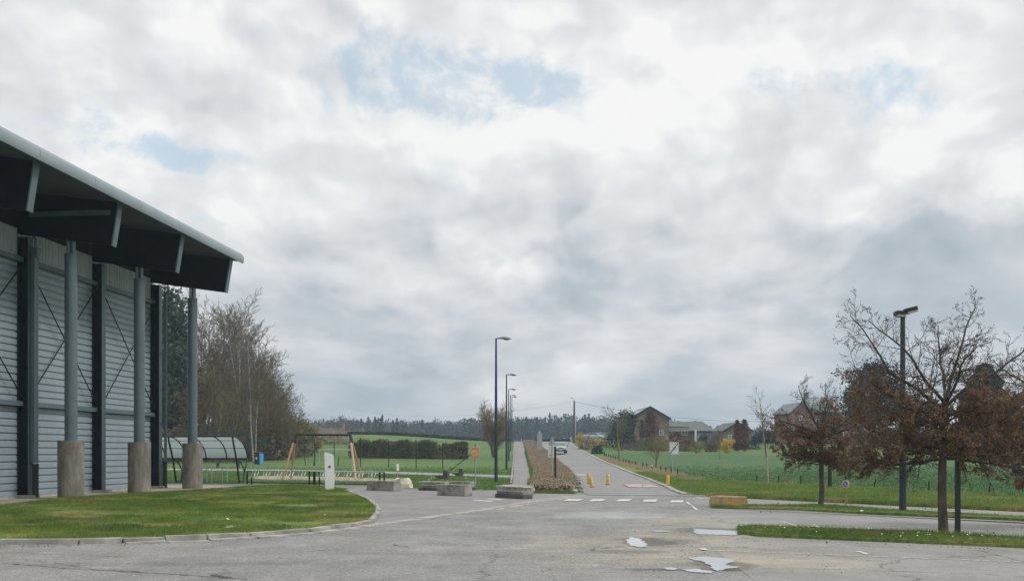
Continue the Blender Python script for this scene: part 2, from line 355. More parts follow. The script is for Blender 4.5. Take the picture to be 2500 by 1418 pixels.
def sheet(name, poly, dz, m, kind='structure', step=2.5, thick=0, wob=0, parent=None):
    """a polygon laid on the terrain dz above it; thick adds side walls going down"""
    bm = bmesh.new(); vs = [bm.verts.new((p[0], p[1], 0)) for p in poly]; f = bm.faces.new(vs)
    bm.normal_update()
    if f.normal.z < 0: f.normal_flip()
    bmesh.ops.triangulate(bm, faces=bm.faces[:], ngon_method='EAR_CLIP')
    xs = [p[0] for p in poly]; ys = [p[1] for p in poly]
    if max(ys) > 46 or wob:
        y = (min(ys) if wob else max(min(ys), 46)) + step * .5
        while y < max(ys):
            bmesh.ops.bisect_plane(bm, geom=bm.verts[:] + bm.edges[:] + bm.faces[:], plane_co=(0, y, 0), plane_no=(0, 1, 0)); y += step
        if wob or (min(xs) < -2 and max(ys) > 105):
            x = min(xs) + step * .5
            while x < max(xs):
                bmesh.ops.bisect_plane(bm, geom=bm.verts[:] + bm.edges[:] + bm.faces[:], plane_co=(x, 0, 0), plane_no=(1, 0, 0)); x += step
    if thick:
        bed = [e for e in bm.edges if e.is_boundary]
        r = bmesh.ops.extrude_edge_only(bm, edges=bed)
        low = {v for v in r['geom'] if isinstance(v, bmesh.types.BMVert)}
    else: low = set()
    for v in bm.verts:
        w = 0 if v in low or not wob or v.is_boundary else wob * (math.sin(v.co.x * 1.7) * math.cos(v.co.y * 1.3) + math.sin(v.co.x * .6 + v.co.y * .8))
        v.co.z = gz(v.co.x, v.co.y) + dz - (thick if v in low else 0) + w
    me = bpy.data.meshes.new(name); bm.normal_update(); bm.to_mesh(me); bm.free(); me.materials.append(m)
    o = link(bpy.data.objects.new(name, me)); o.parent = parent
    if kind: o['kind'] = kind
    return o
def ribbon_poly(pts, w):
    """a band of width w centred on a polyline -> polygon"""
    P = [Vector((p[0], p[1])) for p in pts]; L = []; Rr = []
    for i, p in enumerate(P):
        t = (P[min(i + 1, len(P) - 1)] - P[max(i - 1, 0)]).normalized(); nn = Vector((-t.y, t.x)) * w / 2
        L.append(p + nn); Rr.append(p - nn)
    return L + Rr[::-1]
def resample(pts, step):
    out = [Vector(pts[0][:2])]
    for a, b in zip(pts[:-1], pts[1:]):
        a = Vector(a[:2]); b = Vector(b[:2]); n = max(1, int(round((b - a).length / step)))
        for k in range(1, n + 1): out.append(a.lerp(b, k / n))
    return out
def kerb(name, pts, w, h, m, seg=1.0, seed=0, jitter=.012, base=-.03):
    """a row of kerb stones along a polyline: top h above the ground; one structure object"""
    rn = random.Random(seed); P = resample(pts, seg); b = MB()
    for a, c in zip(P[:-1], P[1:]):
        d = (c - a); L = d.length; t = d / L; nn = Vector((-t.y, t.x)) * w / 2
        j = rn.uniform(-jitter, jitter); s = rn.uniform(-jitter, jitter); e = t * .006
        q = [a + e + nn + t * 0, a + e - nn, c - e - nn, c - e + nn]
        vs = []
        for top in (0, 1):
            for i, p in enumerate(q):
                z = gz(p.x, p.y) + (h + j + (s if i > 1 else -s) * .5 if top else base)
                vs.append((p.x, p.y, z))
        b.add(vs, [(3, 2, 1, 0), (4, 5, 6, 7), (0, 1, 5, 4), (1, 2, 6, 5), (2, 3, 7, 6), (3, 0, 4, 7)])
    o = b.build(name, m, bevel=.012); o['kind'] = 'structure'; return o
def blades(name, P, h, w, m, n=4, lean=.45, spread=.03, seed=1, label=None, cat=None):
    """grass tufts: P (k,3) roots, n triangle blades each"""
    rg = np.random.default_rng(seed); k = len(P); P = np.repeat(P, n, 0)
    K = len(P); hh = h * rg.uniform(.55, 1.25, K) if np.isscalar(h) else np.repeat(h, n) * rg.uniform(.55, 1.25, K)
    P = P + np.c_[rg.normal(0, spread, K), rg.normal(0, spread, K), np.zeros(K)]
    a = rg.uniform(0, 2 * np.pi, K); dx = np.c_[np.cos(a), np.sin(a), np.zeros(K)]; b = rg.uniform(0, 2 * np.pi, K)
    tip = P + np.c_[np.cos(b) * hh * lean * rg.uniform(.2, 1, K), np.sin(b) * hh * lean * rg.uniform(.2, 1, K), hh]
    ww = (w * rg.uniform(.7, 1.3, K))[:, None] / 2
    V = np.stack([P - dx * ww - [0, 0, .01], P + dx * ww - [0, 0, .01], tip], 1).reshape(-1, 3)
    o = npmesh(name, V, np.arange(K * 3).reshape(-1, 3), m); o['kind'] = 'stuff'
    return tag(o, label, cat)
def scatter(poly, dens, seed=0, dz=0.):
    rg = np.random.default_rng(seed); xs = [p[0] for p in poly]; ys = [p[1] for p in poly]
    n = int((max(xs) - min(xs)) * (max(ys) - min(ys)) * dens)
    x = rg.uniform(min(xs), max(xs), n); y = rg.uniform(min(ys), max(ys), n); k = inpoly(x, y, poly)
    x, y = x[k], y[k]; return np.c_[x, y, g(x, y) + dz]
def W2(*pp): return [at(*p) for p in pp]
def text_mesh(s, size, name, m, parent=None, depth=.002):
    cu = bpy.data.curves.new(name, 'FONT'); cu.body = s; cu.size = size; cu.extrude = depth; cu.align_x = 'CENTER'; cu.align_y = 'CENTER'
    t = bpy.data.objects.new('tmp', cu); link(t); dg = bpy.context.evaluated_depsgraph_get(); dg.update()
    me = bpy.data.meshes.new_from_object(t.evaluated_get(dg)); bpy.data.objects.remove(t)
    me.materials.clear(); me.materials.append(m); o = link(bpy.data.objects.new(name, me)); o.parent = parent; return o
# ================================================================ THE SETTING: ground, roads, lawns
def terrain():
    xs = np.unique(np.r_[np.arange(-3000, -400, 400), np.arange(-400, -120, 20), np.arange(-120, 141, 2), np.arange(140, 620, 20), np.arange(620, 3400, 400)])
    ys = np.unique(np.r_[-60, -30, np.arange(-10, 261, 2), np.arange(260, 700, 20), np.arange(700, 4000, 300)])
    X, Y = np.meshgrid(xs, ys); Z = g(X, Y); nx = len(xs); ny = len(ys)
    i = np.arange((ny - 1) * (nx - 1)); r = i // (nx - 1); c = i % (nx - 1); a = r * nx + c
    o = npmesh('ground', np.c_[X.ravel(), Y.ravel(), Z.ravel()], np.c_[a, a + 1, a + nx + 1, a + nx], m_grass)
    o['kind'] = 'structure'; o.data.polygons.foreach_set('use_smooth', [True] * len(o.data.polygons))
terrain()
V2 = lambda x, y: Vector((x, y))
# gutter that parts the plaza from the lane, then the road's left kerb
GUT = [at(903, 1284), at(1060, 1262), at(1180, 1245), at(1290, 1226), at(1390, 1212)]
verge_line = [at(1740, 1213), at(2120, 1231.5), at(2500, 1250)]
dirv = (verge_line[-1] - verge_line[0]).normalized(); vend = verge_line[-1] + dirv * 34
lot = [V2(-70, -20), V2(-70, 53), V2(-17, 53)] + W2((400, 1181), (600, 1182), (940, 1187), (1000, 1193), (1100, 1196), (1232, 1198), (1300, 1203), (1398, 1204), (1425, 1204), (1450, 1200), (1560, 1200), (1680, 1208)) + verge_line + [vend, V2(vend.x, -20)]
lot = [p.xy if len(p) == 3 else p for p in lot]
sheet('asphalt_lane', lot, .012, m_asph)
plaza = [V2(-17.2, 53.0)] + [p.xy for p in W2((400, 1181), (600, 1182), (940, 1187), (1000, 1193), (1100, 1196), (1232, 1198), (1300, 1203), (1398, 1204), (1392, 1211), (1290, 1225), (1180, 1244), (1060, 1261), (905, 1282), (922, 1255), (906, 1230), (868, 1211), (835, 1200), (790, 1194), (600, 1196), (560, 1197))] + [V2(-17.2, 48.5)]
sheet('plaza_paving', plaza, .018, m_asph_smooth)
# the car park on the right, paler and smoother
carpark = [p.xy for p in W2((1690, 1214), (1740, 1213.5), (2120, 1232), (2500, 1251))] + [vend.xy, V2(vend.x, 2), V2(16, 8)] + [p.xy for p in W2((2650, 1440), (2300, 1500), (1990, 1560), (1870, 1440), (1745, 1345), (1690, 1290), (1655, 1262), (1700, 1240))]
carpark = [p for p in carpark]
sheet('car_park_asphalt', carpark, .018, m_asph_lot)
dust = [p.xy for p in W2((1700, 1238), (1800, 1262), (1760, 1285), (1700, 1292), (1760, 1335), (1840, 1372), (1700, 1392), (1560, 1396), (1460, 1380), (1550, 1345), (1560, 1310), (1500, 1296), (1610, 1282), (1650, 1258))]

0 and sheet('pale_asphalt_patch', [p.xy for p in W2((1412, 1262), (1445, 1252), (1470, 1243), (1530, 1241), (1590, 1246), (1600, 1256), (1580, 1262), (1568, 1272), (1500, 1273), (1440, 1269))], .026, m_pale)
# road going up to the fields
roadL = W2((1425, 1204), (1421, 1185), (1412, 1168), (1396, 1150), (1372, 1130), (1350, 1112), (1330, 1095), (1316, 1083), (1308, 1078.5))
roadR = W2((1391, 1079), (1400, 1088), (1425, 1101), (1460, 1119), (1500, 1136), (1545, 1154), (1590, 1171), (1630, 1187), (1655, 1199), (1680, 1208.5))
far1 = V2(roadL[-1].x * 1.12, 215); far2 = V2(roadR[0].x * 1.10, 215)
sheet('road', [p.xy for p in roadL] + [far1, far2] + [p.xy for p in roadR] + [V2(8.4, 37.2), V2(3.0, 38.5)], .024, m_road)
pathL = W2((1236, 1198.5), (1252, 1180), (1253, 1160), (1255, 1130), (1256, 1100), (1257, 1085), (1257.5, 1078.5))
pathR = W2((1276.5, 1078.5), (1280, 1092), (1286, 1115), (1292, 1140), (1299, 1160), (1303, 1180), (1300, 1203))
sheet('path', [p.xy for p in pathL] + [V2(pathL[-1].x * 1.1, 215), V2(pathR[0].x * 1.1, 215)] + [p.xy for p in pathR], .030, m_asph_smooth)
cross = W2((380, 1143), (700, 1146.5), (950, 1151), (1252, 1160.5), (1252, 1167), (950, 1157), (700, 1151), (380, 1147))
sheet('footpath_across_grass', [p.xy for p in cross], .016, m_pale)
sheet('sand', [p.xy for p in W2((606, 1165), (640, 1162), (700, 1161.5), (760, 1163.5), (830, 1164), (900, 1167), (955, 1169), (990, 1174), (950, 1177), (880, 1173.5), (800, 1172.5), (720, 1169.5), (650, 1170.5))], .010, m_sand)
# lawn island in front of the hall
lawn_front = W2((-260, 1330), (0, 1328), (200, 1327), (300, 1325), (400, 1321), (500, 1317), (600, 1312), (740, 1301), (840, 1288), (896, 1278))
lawn_curve = W2((896, 1278), (912, 1262), (917, 1250), (910, 1238), (895, 1225), (870, 1212), (835, 1201))
lawn_back = W2((835, 1201), (800, 1195), (745, 1191), (690, 1189.5), (620, 1192), (590, 1195), (470, 1204), (300, 1214), (150, 1226), (60, 1238), (0, 1246), (-260, 1275))
lawn = [p.xy for p in lawn_front + lawn_curve[1:] + lawn_back[1:]]
sheet('lawn', lawn, .085, m_lawn, thick=.12, wob=.018, step=1.2)
sheet('gravel', [V2(-13.0, 53)] * 0 + [p.xy for p in [at(590, 1195), at(470, 1204), at(300, 1214), at(150, 1226), at(60, 1238), at(0, 1246), at(-260, 1275)]] + [V2(-19.2, 22), V2(-17.2, 48.5), V2(-15.3, 48.5), at(560, 1189).xy], .055, m_gravel, thick=.08)
def offset(pts, d):
    P = [Vector(p[:2]) for p in pts]; o = []
    for i, p in enumerate(P):
        t = (P[min(i + 1, len(P) - 1)] - P[max(i - 1, 0)]).normalized(); o.append(p + Vector((t.y, -t.x)) * d)
    return o
kerb('kerb', offset(lawn_front, .10), .20, .105, m_kerb, 1.0, 1)
kerb('kerb', offset(lawn_front[3:], .36), .26, .035, m_kerb, 1.0, 2)
kerb('kerb', offset(lawn_curve, .08), .14, .11, m_kerb, .8, 3)
kerb('gutter', [p.xy for p in GUT], .34, .028, m_kerb, .9, 4, jitter=.004)
kerb('gutter', offset([p.xy for p in GUT[2:]], .34), .22, .024, m_kerb, .9, 5, jitter=.004)
kerb('kerb', offset([p.xy for p in roadR], .14)[::-1], .24, .085, m_kerb, 1.0, 6)
kerb('gutter', offset([p.xy for p in roadR], -.12)[::-1], .20, .034, m_kerb, 1.0, 7, jitter=.003)
kerb('kerb', offset([p.xy for p in pathL[1:]], -.09), .12, .07, m_kerb, 1.0, 8)
kerb('kerb', offset([p.xy for p in roadL[2:]], -.12), .18, .08, m_kerb, 1.0, 9)
# broken kerb stones where the hedge island meets the road
b = MB(); rn = random.Random(5)
for px, py in ((1400, 1162), (1404, 1168), (1408, 1174), (1411, 1180), (1413, 1186), (1412, 1192), (1408, 1199), (1398, 1202)):
    p = at(px, py); b.box((p.x + rn.uniform(-.05, .05), p.y, .07 + p.z), (.42, .5, .12), rn.uniform(-.5, .5), rn.uniform(-.1, .1), rn.uniform(-.12, .12))
o = b.build('kerb', m_kerb, bevel=.02); o['kind'] = 'structure'
# grass strips between the parking rows
stripA = [p.xy for p in W2((1735, 1238.5), (1800, 1236.5), (1950, 1238), (2070, 1241), (2200, 1250), (2350, 1258.5), (2500, 1267), (3100, 1303), (3100, 1311), (2500, 1273.5), (2300, 1264.5), (2100, 1256), (1950, 1247), (1800, 1243.5), (1740, 1241.5))]
stripB = [p.xy for p in W2((1800, 1292), (1840, 1291), (1950, 1294.5), (2100, 1301), (2300, 1312), (2500, 1321.5), (2900, 1343), (2900, 1366), (2500, 1340), (2300, 1331), (2100, 1322.5), (1950, 1316), (1850, 1311.5), (1805, 1304))]
sheet('grass_strip', stripA, .07, m_verge, thick=.09, wob=.01, step=.8)
sheet('grass_strip', stripB, .08, m_verge, thick=.10, wob=.01, step=.8)
# meadow, verge and garden beyond the car park
fence_line = W2((1478, 1119), (1510, 1131), (1560, 1142), (1610, 1153), (1655, 1164), (1720, 1170), (1800, 1176), (1900, 1180), (2135, 1192), (2266, 1202), (2413, 1207), (2600, 1219), (2900, 1236))
gl = W2((2900, 1128), (2500, 1126), (2100, 1118), (1840, 1110.5), (1700, 1110), (1560, 1108), (1500, 1107))
sheet('meadow', [p.xy for p in fence_line] + [V2(95, 60), V2(120, 130)] + [p.xy for p in gl], .022, m_meadow)
sheet('verge', [p.xy for p in offset([q.xy for q in roadR], .27)[2:]] + [p.xy for p in offset([q.xy for q in verge_line], -.03)[1:]] + [vend.xy] + [p.xy for p in fence_line[::-1]], .016, m_verge)
sheet('garden_lawn', [p.xy for p in gl[1:]][::-1] + [V2(75, 130), V2(70, 172), V2(18, 172)], .03, m_gdn)
# puddles and painted marks
def puddle(pts, dz=.024, seed=[0]):
    seed[0] += 1; rn = random.Random(seed[0]); P = [p.xy for p in W2(*pts)]; P = P + P[:1]; Q = []
    for a_, b_ in zip(P[:-1], P[1:]):
        L_ = (b_ - a_).length; k_ = max(1, int(L_ / .07)); nn = Vector((-(b_ - a_).y, (b_ - a_).x)).normalized(); ph = rn.uniform(0, 6)
        for i in range(k_):
            f_ = i / k_; Q.append(a_.lerp(b_, f_) + nn * (math.sin(f_ * math.pi) * (.035 * math.sin(f_ * 9 + ph) + rn.uniform(-.018, .018)) * min(1, L_ * 3)))
    o = sheet('puddle', Q, dz, m_water); return o
puddle([(1690, 1292), (1705, 1293), (1780, 1297), (1800, 1299), (1818, 1306), (1790, 1308), (1740, 1307), (1700, 1306)])
puddle([(1678, 1364), (1712, 1361), (1745, 1363), (1790, 1368), (1797, 1373), (1780, 1377), (1770, 1382), (1808, 1387), (1770, 1392), (1752, 1397), (1740, 1393), (1737, 1385), (1720, 1375), (1690, 1368)])
puddle([(1535, 1314), (1545, 1313), (1565, 1318), (1574, 1326), (1583, 1337), (1560, 1338), (1540, 1334), (1530, 1327)])
puddle([(1582, 1297), (1610, 1296.5), (1637, 1299), (1630, 1300.5), (1600, 1299.5)])
puddle([(1665, 1393), (1700, 1391), (1722, 1395), (1745, 1398), (1738, 1402), (1700, 1400), (1675, 1397)])
puddle([(1618, 1389), (1640, 1388), (1655, 1391), (1645, 1394), (1628, 1393)])
sheet('muddy_patch', [p.xy for p in W2((1560, 1389), (1600, 1384), (1660, 1386), (1730, 1391), (1748, 1400), (1730, 1406), (1660, 1405), (1610, 1398))], .030, m_soil2 if 'm_soil2' in globals() else m_pale) if False else None
for i, (a, b_, c, d_) in enumerate((((1388, 1219), (1425, 1219.5), (1413, 1224), (1374, 1224)), ((1448, 1219.5), (1480, 1219), (1470, 1224.5), (1436, 1225)), ((1514, 1219.5), (1543, 1219.5), (1535, 1224.5), (1502, 1225)), ((1574, 1220.5), (1606, 1220.5), (1601, 1226), (1568, 1225.5)), ((1640, 1222.5), (1668, 1222.5), (1669, 1227.5), (1636, 1227.5)))):
    sheet('crosswalk_stripe', [p.xy for p in W2(a, b_, c, d_)], .030, m_paint)
sheet('painted_mark', [p.xy for p in W2((1150, 1222), (1160, 1221), (1206, 1224), (1198, 1226))], .026, m_worn)
sheet('painted_mark', [p.xy for p in W2((1186, 1218.5), (1196, 1217.5), (1232, 1220.5), (1224, 1222))], .026, m_worn)
sheet('painted_mark', [p.xy for p in W2((1402, 1158), (1440, 1158.5), (1440, 1159.8), (1402, 1159.4))], .028, m_worn)
def dash(a, b_, n, w, duty=.8, seed=0):
    rn = random.Random(seed); a = at(*a); b_ = at(*b_); mb = MB(); t = (b_ - a).normalized(); nn = Vector((-t.y, t.x, 0)) * w / 2; L = (b_ - a).length / n
    for i in range(n):
        p = a + t * L * i; q = p + t * L * duty * rn.uniform(.8, 1.1); z = Vector((0, 0, .0265))
        mb.add([p - nn + z, q - nn + z, q + nn + z, p + nn + z], [(0, 1, 2, 3)])
    o = mb.build('painted_line', m_paint if w > .07 else m_worn); o['kind'] = 'structure'
dash((1712, 1345), (2500, 1375), 34, .05, .82, 1); dash((2500, 1375), (2900, 1391), 14, .05, .8, 2)
dash((2094, 1348), (2124, 1357), 1, .09, 1, 3); dash((1712, 1341), (1724, 1346), 1, .12, 1, 4)
dash((1908, 1274), (1955, 1289), 3, .05, .9, 5); dash((2020, 1320), (2080, 1342), 5, .035, .4, 6)
dash((1700, 1214), (1718, 1219), 1, .08, 1, 7); dash((1676, 1226), (1702, 1246), 2, .09, .9, 8)
m_crack = mat('crack', (.055, .054, .052), (.13, .128, .12), 8, .9, world=True, lo=.35, hi=.6)
def crack(pts, w, seed):
    rn = random.Random(seed); P = resample([p.xy for p in W2(*pts)], .12); b = MB(); vs = []; fs = []; off = 0
    for i, p in enumerate(P):
        t = (P[min(i + 1, len(P) - 1)] - P[max(i - 1, 0)]).normalized(); nn = Vector((-t.y, t.x)); off = off * .85 + rn.uniform(-.03, .03); q = p + nn * off
        ww = w * rn.uniform(.1, 1.); vs += [(*(q + nn * ww / 2), .0225), (*(q - nn * ww / 2), .0225)]
    b.add(vs, [(2 * i, 2 * i + 1, 2 * i + 3, 2 * i + 2) for i in range(len(P) - 1) if rn.random() < .88]); o = b.build('asphalt_crack', m_crack); o['kind'] = 'structure'
crack([(-60, 1372), (120, 1385), (300, 1398), (430, 1404), (600, 1417)], .055, 1); crack([(60, 1368), (200, 1386), (330, 1399)], .03, 2)
crack([(1700, 1388), (1900, 1390), (2200, 1398), (2520, 1411)], .022, 3); crack([(2060, 1334), (2200, 1338), (2380, 1346), (2440, 1358), (2510, 1378)], .03, 4)
crack([(500, 1405), (560, 1412)], .10, 5); crack([(1205, 1337), (1245, 1336)], .09, 6); crack([(1100, 1310), (1200, 1311)], .03, 7); crack([(1440, 1344), (1520, 1334)], .07, 8); crack([(960, 1331), (1010, 1338)], .05, 9)

# ---------------------------------------------------------------- grass blades and flowers
rg = np.random.default_rng(3)
P = scatter(lawn, 330, 1, .08); hh = .045 + .075 * np.clip(np.sin(P[:, 0] * 2.1) * np.sin(P[:, 1] * 1.1 + P[:, 0]) * np.sin(P[:, 0] * .9 - P[:, 1] * 1.7) * 1.6 - .1, 0, 1)
blades('grass', P, hh, .014, b_lawn, 4, .6, .03, 1, 'short uneven grass of the lawn in front of the hall', 'grass')
def edge_pts(pts, dens, wdt, seed, dz):
    rg = np.random.default_rng(seed); Pp = resample(pts, .1); n = int(len(Pp) * dens); i = rg.integers(0, len(Pp), n)
    q = np.array([(p.x, p.y) for p in Pp])[i] + rg.normal(0, wdt, (n, 2)); return np.c_[q, g(q[:, 0], q[:, 1]) + dz]
P = edge_pts([p.xy for p in lawn_back], 22, .12, 2, .06)
blades('grass', P, .12, .016, b_lawn, 4, .6, .03, 2, 'longer grass fringe along the gravel edge of the lawn', 'grass')
P = np.r_[scatter(stripA, 260, 3, .06), scatter(stripB, 420, 4, .07)]
hh = .06 + .06 * np.exp(-((P[:, 0] - 8.4) ** 2 + (P[:, 1] - 19.3) ** 2) / .6) + .05 * np.exp(-((P[:, 0] - 9.3) ** 2 + (P[:, 1] - 29.5) ** 2) / .8)
blades('grass', P, hh, .015, b_verge, 4, .6, .03, 4, 'rough grass on the two narrow strips between the parking rows', 'grass')
vpoly = [p.xy for p in verge_line] + [vend.xy] + [p.xy for p in fence_line[::-1]] + [p.xy for p in roadR[4:]]
near = [q for q in vpoly]
P = scatter(near, 40, 5, .01); P = P[(P[:, 1] < 75) & (np.abs(P[:, 0] / np.maximum(P[:, 1], 1)) < .6)]
blades('grass', P, .13, .03, b_verge, 4, .6, .06, 5, 'yellow green grass of the verge beyond the car park', 'grass')
P = edge_pts([p.xy for p in offset([q.xy for q in verge_line], -.1)], 30, .12, 6, .01)
blades('grass', P, .17, .025, b_verge, 4, .6, .05, 6, 'taller grass along the far edge of the car park', 'grass')
mpoly = [p.xy for p in fence_line] + [V2(45, 60), V2(55, 100), V2(20, 100)]
P = scatter(mpoly, 16, 7, .02); P = P[rg.uniform(0, 1, len(P)) < np.clip((95 - P[:, 1]) / 40, 0, 1)]; blades('grass', P, .07, .05, b_meadow, 4, .6, .1, 7, 'deep green grass of the fenced meadow on the right', 'grass')
lf = [V2(-30, 54), V2(-0.6, 50), V2(-.5, 40.9), V2(-.2, 41), V2(0, 58), V2(0, 110), V2(-35, 110)]
lf = [p.xy for p in W2((380, 1179), (600, 1180), (940, 1185), (1000, 1191), (1100, 1194), (1232, 1196), (1250, 1175), (1254, 1120), (700, 1122), (380, 1122))]
P = scatter(lf, 26, 8, .005)
cp = [p.xy for p in cross]; sp_ = [p.xy for p in W2((600, 1163), (700, 1160), (960, 1167), (1000, 1173), (960, 1180), (820, 1176), (640, 1174), (600, 1170))]
P = P[rg.uniform(0, 1, len(P)) < np.clip((92 - P[:, 1]) / 35, 0, 1)]; P = P[~inpoly(P[:, 0], P[:, 1], cp) & ~inpoly(P[:, 0], P[:, 1], sp_)]
blades('grass', P, .11, .035, b_grass, 4, .6, .07, 8, 'green grass round the playground and along the footpath', 'grass')
P = edge_pts([p.xy for p in fence_line[:5]], 15, .30, 9, .01); P = P[np.sin(P[:, 1] * 1.1) + rg.normal(0, .9, len(P)) > -.4]; P2 = edge_pts([p.xy for p in fence_line[6:]], .22, .3, 10, .01)
P3 = np.r_[[[*(at(1690, 1171).xy + Vector((rg.normal(0, .5), rg.normal(0, .7)))), .05] for _ in range(60)]]
blades('dry_grass', np.r_[P, P2, P3], .25, .03, m_dry, 5, .8, .1, 9, 'straw coloured dry grass under the meadow fence', 'dry grass')
m_petal = mat('daisy_petal', (.80, .80, .78), rough=.7)
def daisies(poly, n, seed, dz, label, r=.013):
    P = scatter(poly, n, seed, dz); K = len(P); q = []
    a = np.arange(6) * np.pi / 3
    ring = np.c_[np.cos(a), np.sin(a), np.zeros(6)] * r
    rg = np.random.default_rng(seed); tilt = rg.normal(0, .5, (K, 2))
    V = P[:, None, :] + ring[None]; V[:, :, 2] += ring[None, :, 0] * tilt[:, :1] + ring[None, :, 1] * tilt[:, 1:]
    b0 = np.arange(K)[:, None] * 6
    Fc = np.concatenate([b0 + [0, 1, 2], b0 + [0, 2, 3], b0 + [0, 3, 4], b0 + [0, 4, 5]], 0)
    o = npmesh('daisies', V.reshape(-1, 3), Fc, m_petal); o['kind'] = 'stuff'; tag(o, label, 'flowers')
daisies(stripB, 9, 11, .14, 'white daisies in the nearer grass strip of the car park')
daisies([p.xy for p in W2((1000, 1189), (1225, 1194), (1245, 1172), (1050, 1166))], 1.6, 12, .10, 'white daisies in the grass beside the footpath', .02)
# ================================================================ SPORTS HALL
m_sheet = mat('wall_sheet', (.255, .315, .355), (.305, .365, .405), .8, .45, spec=.4, fine=.04, fscale=8, stretch=(1, 1, .3))
m_sheetv = mat('wall_sheet_upper', (.38, .415, .43), (.44, .475, .485), .8, .5, spec=.4)
m_steel = mat('grey_green_steel', (.085, .125, .14), (.11, .15, .165), 1.2, .42, spec=.5, fine=.08, fscale=20)
m_steelweb = mat('dark_and_shaded_steel', (.010, .012, .016), (.018, .020, .026), 2, .7, spec=.2)
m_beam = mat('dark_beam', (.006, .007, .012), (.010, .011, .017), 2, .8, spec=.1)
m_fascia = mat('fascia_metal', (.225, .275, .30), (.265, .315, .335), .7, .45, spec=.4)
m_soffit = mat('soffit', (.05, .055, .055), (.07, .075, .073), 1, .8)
m_walltop = mat('dark_wall_top', (.012, .012, .013), rough=.8)
m_black = mat('black_plastic', (.012, .012, .013), (.02, .02, .02), 5, .45)
def pier_mat():
    m, n, b = material('weathered_concrete'); co = n.node('ShaderNodeTexCoord').outputs['Object']
    c = n.ramp(n.noise(n.vec('MULTIPLY', co, (2.2, 2.2, .8)), 1.6, 6, .65), [(.28, (.125, .113, .092)), (.5, (.205, .188, .158)), (.72, (.29, .27, .235))])
    c = n.scale(c, n.sstep(n.noise(n.vec('MULTIPLY', co, (6, 6, .9)), 2, 5, .7), .3, .7, .82, 1.18))
    wv = n.node('ShaderNodeTexWave', bands_direction='Z'); n.l.new(co, wv.inputs[0]); wv.inputs['Scale'].default_value = 8; wv.inputs['Distortion'].default_value = 1.2
    c = n.scale(c, n.sstep(wv.outputs['Fac'], 0., 1., .90, 1.06))
    n.l.new(c, b.inputs['Base Color']); b.inputs['Roughness'].default_value = .95
    bn = n.node('ShaderNodeBump'); bn.inputs['Strength'].default_value = .35; bn.inputs['Distance'].default_value = .012
    n.l.new(n.math('ADD', wv.outputs['Fac'], n.noise(co, 30, 4, .6)), bn.inputs['Height']); n.l.new(bn.outputs[0], b.inputs['Normal']); return m
m_pier = pier_mat()
HA = math.atan2(-.106, .9944)
hall = thing('sports_hall', 'grey metal clad sports hall with an overhanging roof on round columns', 'building', (-15.05, 39.7, 0), HA)
WS = -1.95       # wall plane, local x
T0, T1 = -30.0, 5.22
def corrug(z0, z1, pitch, dep, lo):
    pr = []; z = z0
    while z < z1 - .01:
        e = min(z + pitch, z1); pr += [(0, z), (0, min(z + pitch * .52, e)), (-dep, min(z + pitch * .70, e)), (-dep, min(z + pitch * .86, e)), (0, min(z + pitch * .90, e))]; z = e
    pr.append((0, z1)); return pr
def hsheet(z0, z1, name):
    pr = corrug(z0, z1, .252, .055, 0); b = MB(); n = len(pr)
    vs = [(WS + p[0], T0, p[1]) for p in pr] + [(WS + p[0], T1, p[1]) for p in pr]
    b.add(vs, [(i, n + i, n + i + 1, i + 1) for i in range(n - 1)]); return b.build(name, m_sheet, hall)
hsheet(.14, 3.32, 'wall'); hsheet(3.50, 8.42, 'wall')
b = MB(); y = T0; vs = []; fs = []
P = []
while y < T1:
    P += [(0, y), (0, y + .11), (-.03, y + .13), (-.03, y + .19)]; y += .21
n = len(P); b.add([(WS + p[0], p[1], 8.60) for p in P] + [(WS + p[0], p[1], 9.62) for p in P], [(i, i + 1, n + i + 1, n + i) for i in range(n - 1)]); b.build('wall', m_sheetv, hall)
b = MB(); b.box((WS - .03, (T0 + T1) / 2, 10.15), (.06, T1 - T0, 1.04)); b.build('wall', m_walltop, hall)  # top of the wall, up to the roof, coloured near black
# body of the hall behind the cladding
b = MB(); b.prism([(-24, 0), (WS - .06, 0), (WS - .06, 10.6), (-24, 13.6)], T0, T1 - .03); b.build('wall', m_sheet, hall)
b = MB(); b.box((WS - .01, (T0 + T1) / 2, .06), (.10, T1 - T0 - .02, .14)); b.build('plinth', m_conc, hall)
# roof slab with rounded gutter edge
def zr(s): return 10.40 - .14 * (s - 1.86)
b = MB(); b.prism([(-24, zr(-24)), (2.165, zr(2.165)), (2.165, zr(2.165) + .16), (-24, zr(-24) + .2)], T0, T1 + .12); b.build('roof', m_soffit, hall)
pf = [(2.17, zr(2.17) - .05), (2.215, zr(2.17) - .05), (2.24, 10.38), (2.25, 10.46), (2.245, 10.58), (2.20, 10.69), (2.10, 10.76), (1.80, 10.80), (1.80, 10.66), (2.17, 10.60)]
FT1 = 5.45
b = MB(); b.prism(pf, T0, FT1); fas = b.build('fascia', m_fascia, hall, smooth=True)
for t in np.arange(-26, 5.4, 3.1):
    b = MB(); b.prism([(p[0] * 1.0 + (.004 if p[0] > 2.1 else 0), p[1]) for p in pf[2:7]] + [(2.15, 10.5)], t, t + .012); b.build('fascia_joint', m_steel, fas)
COLS = [-10, -5, 0, 5]
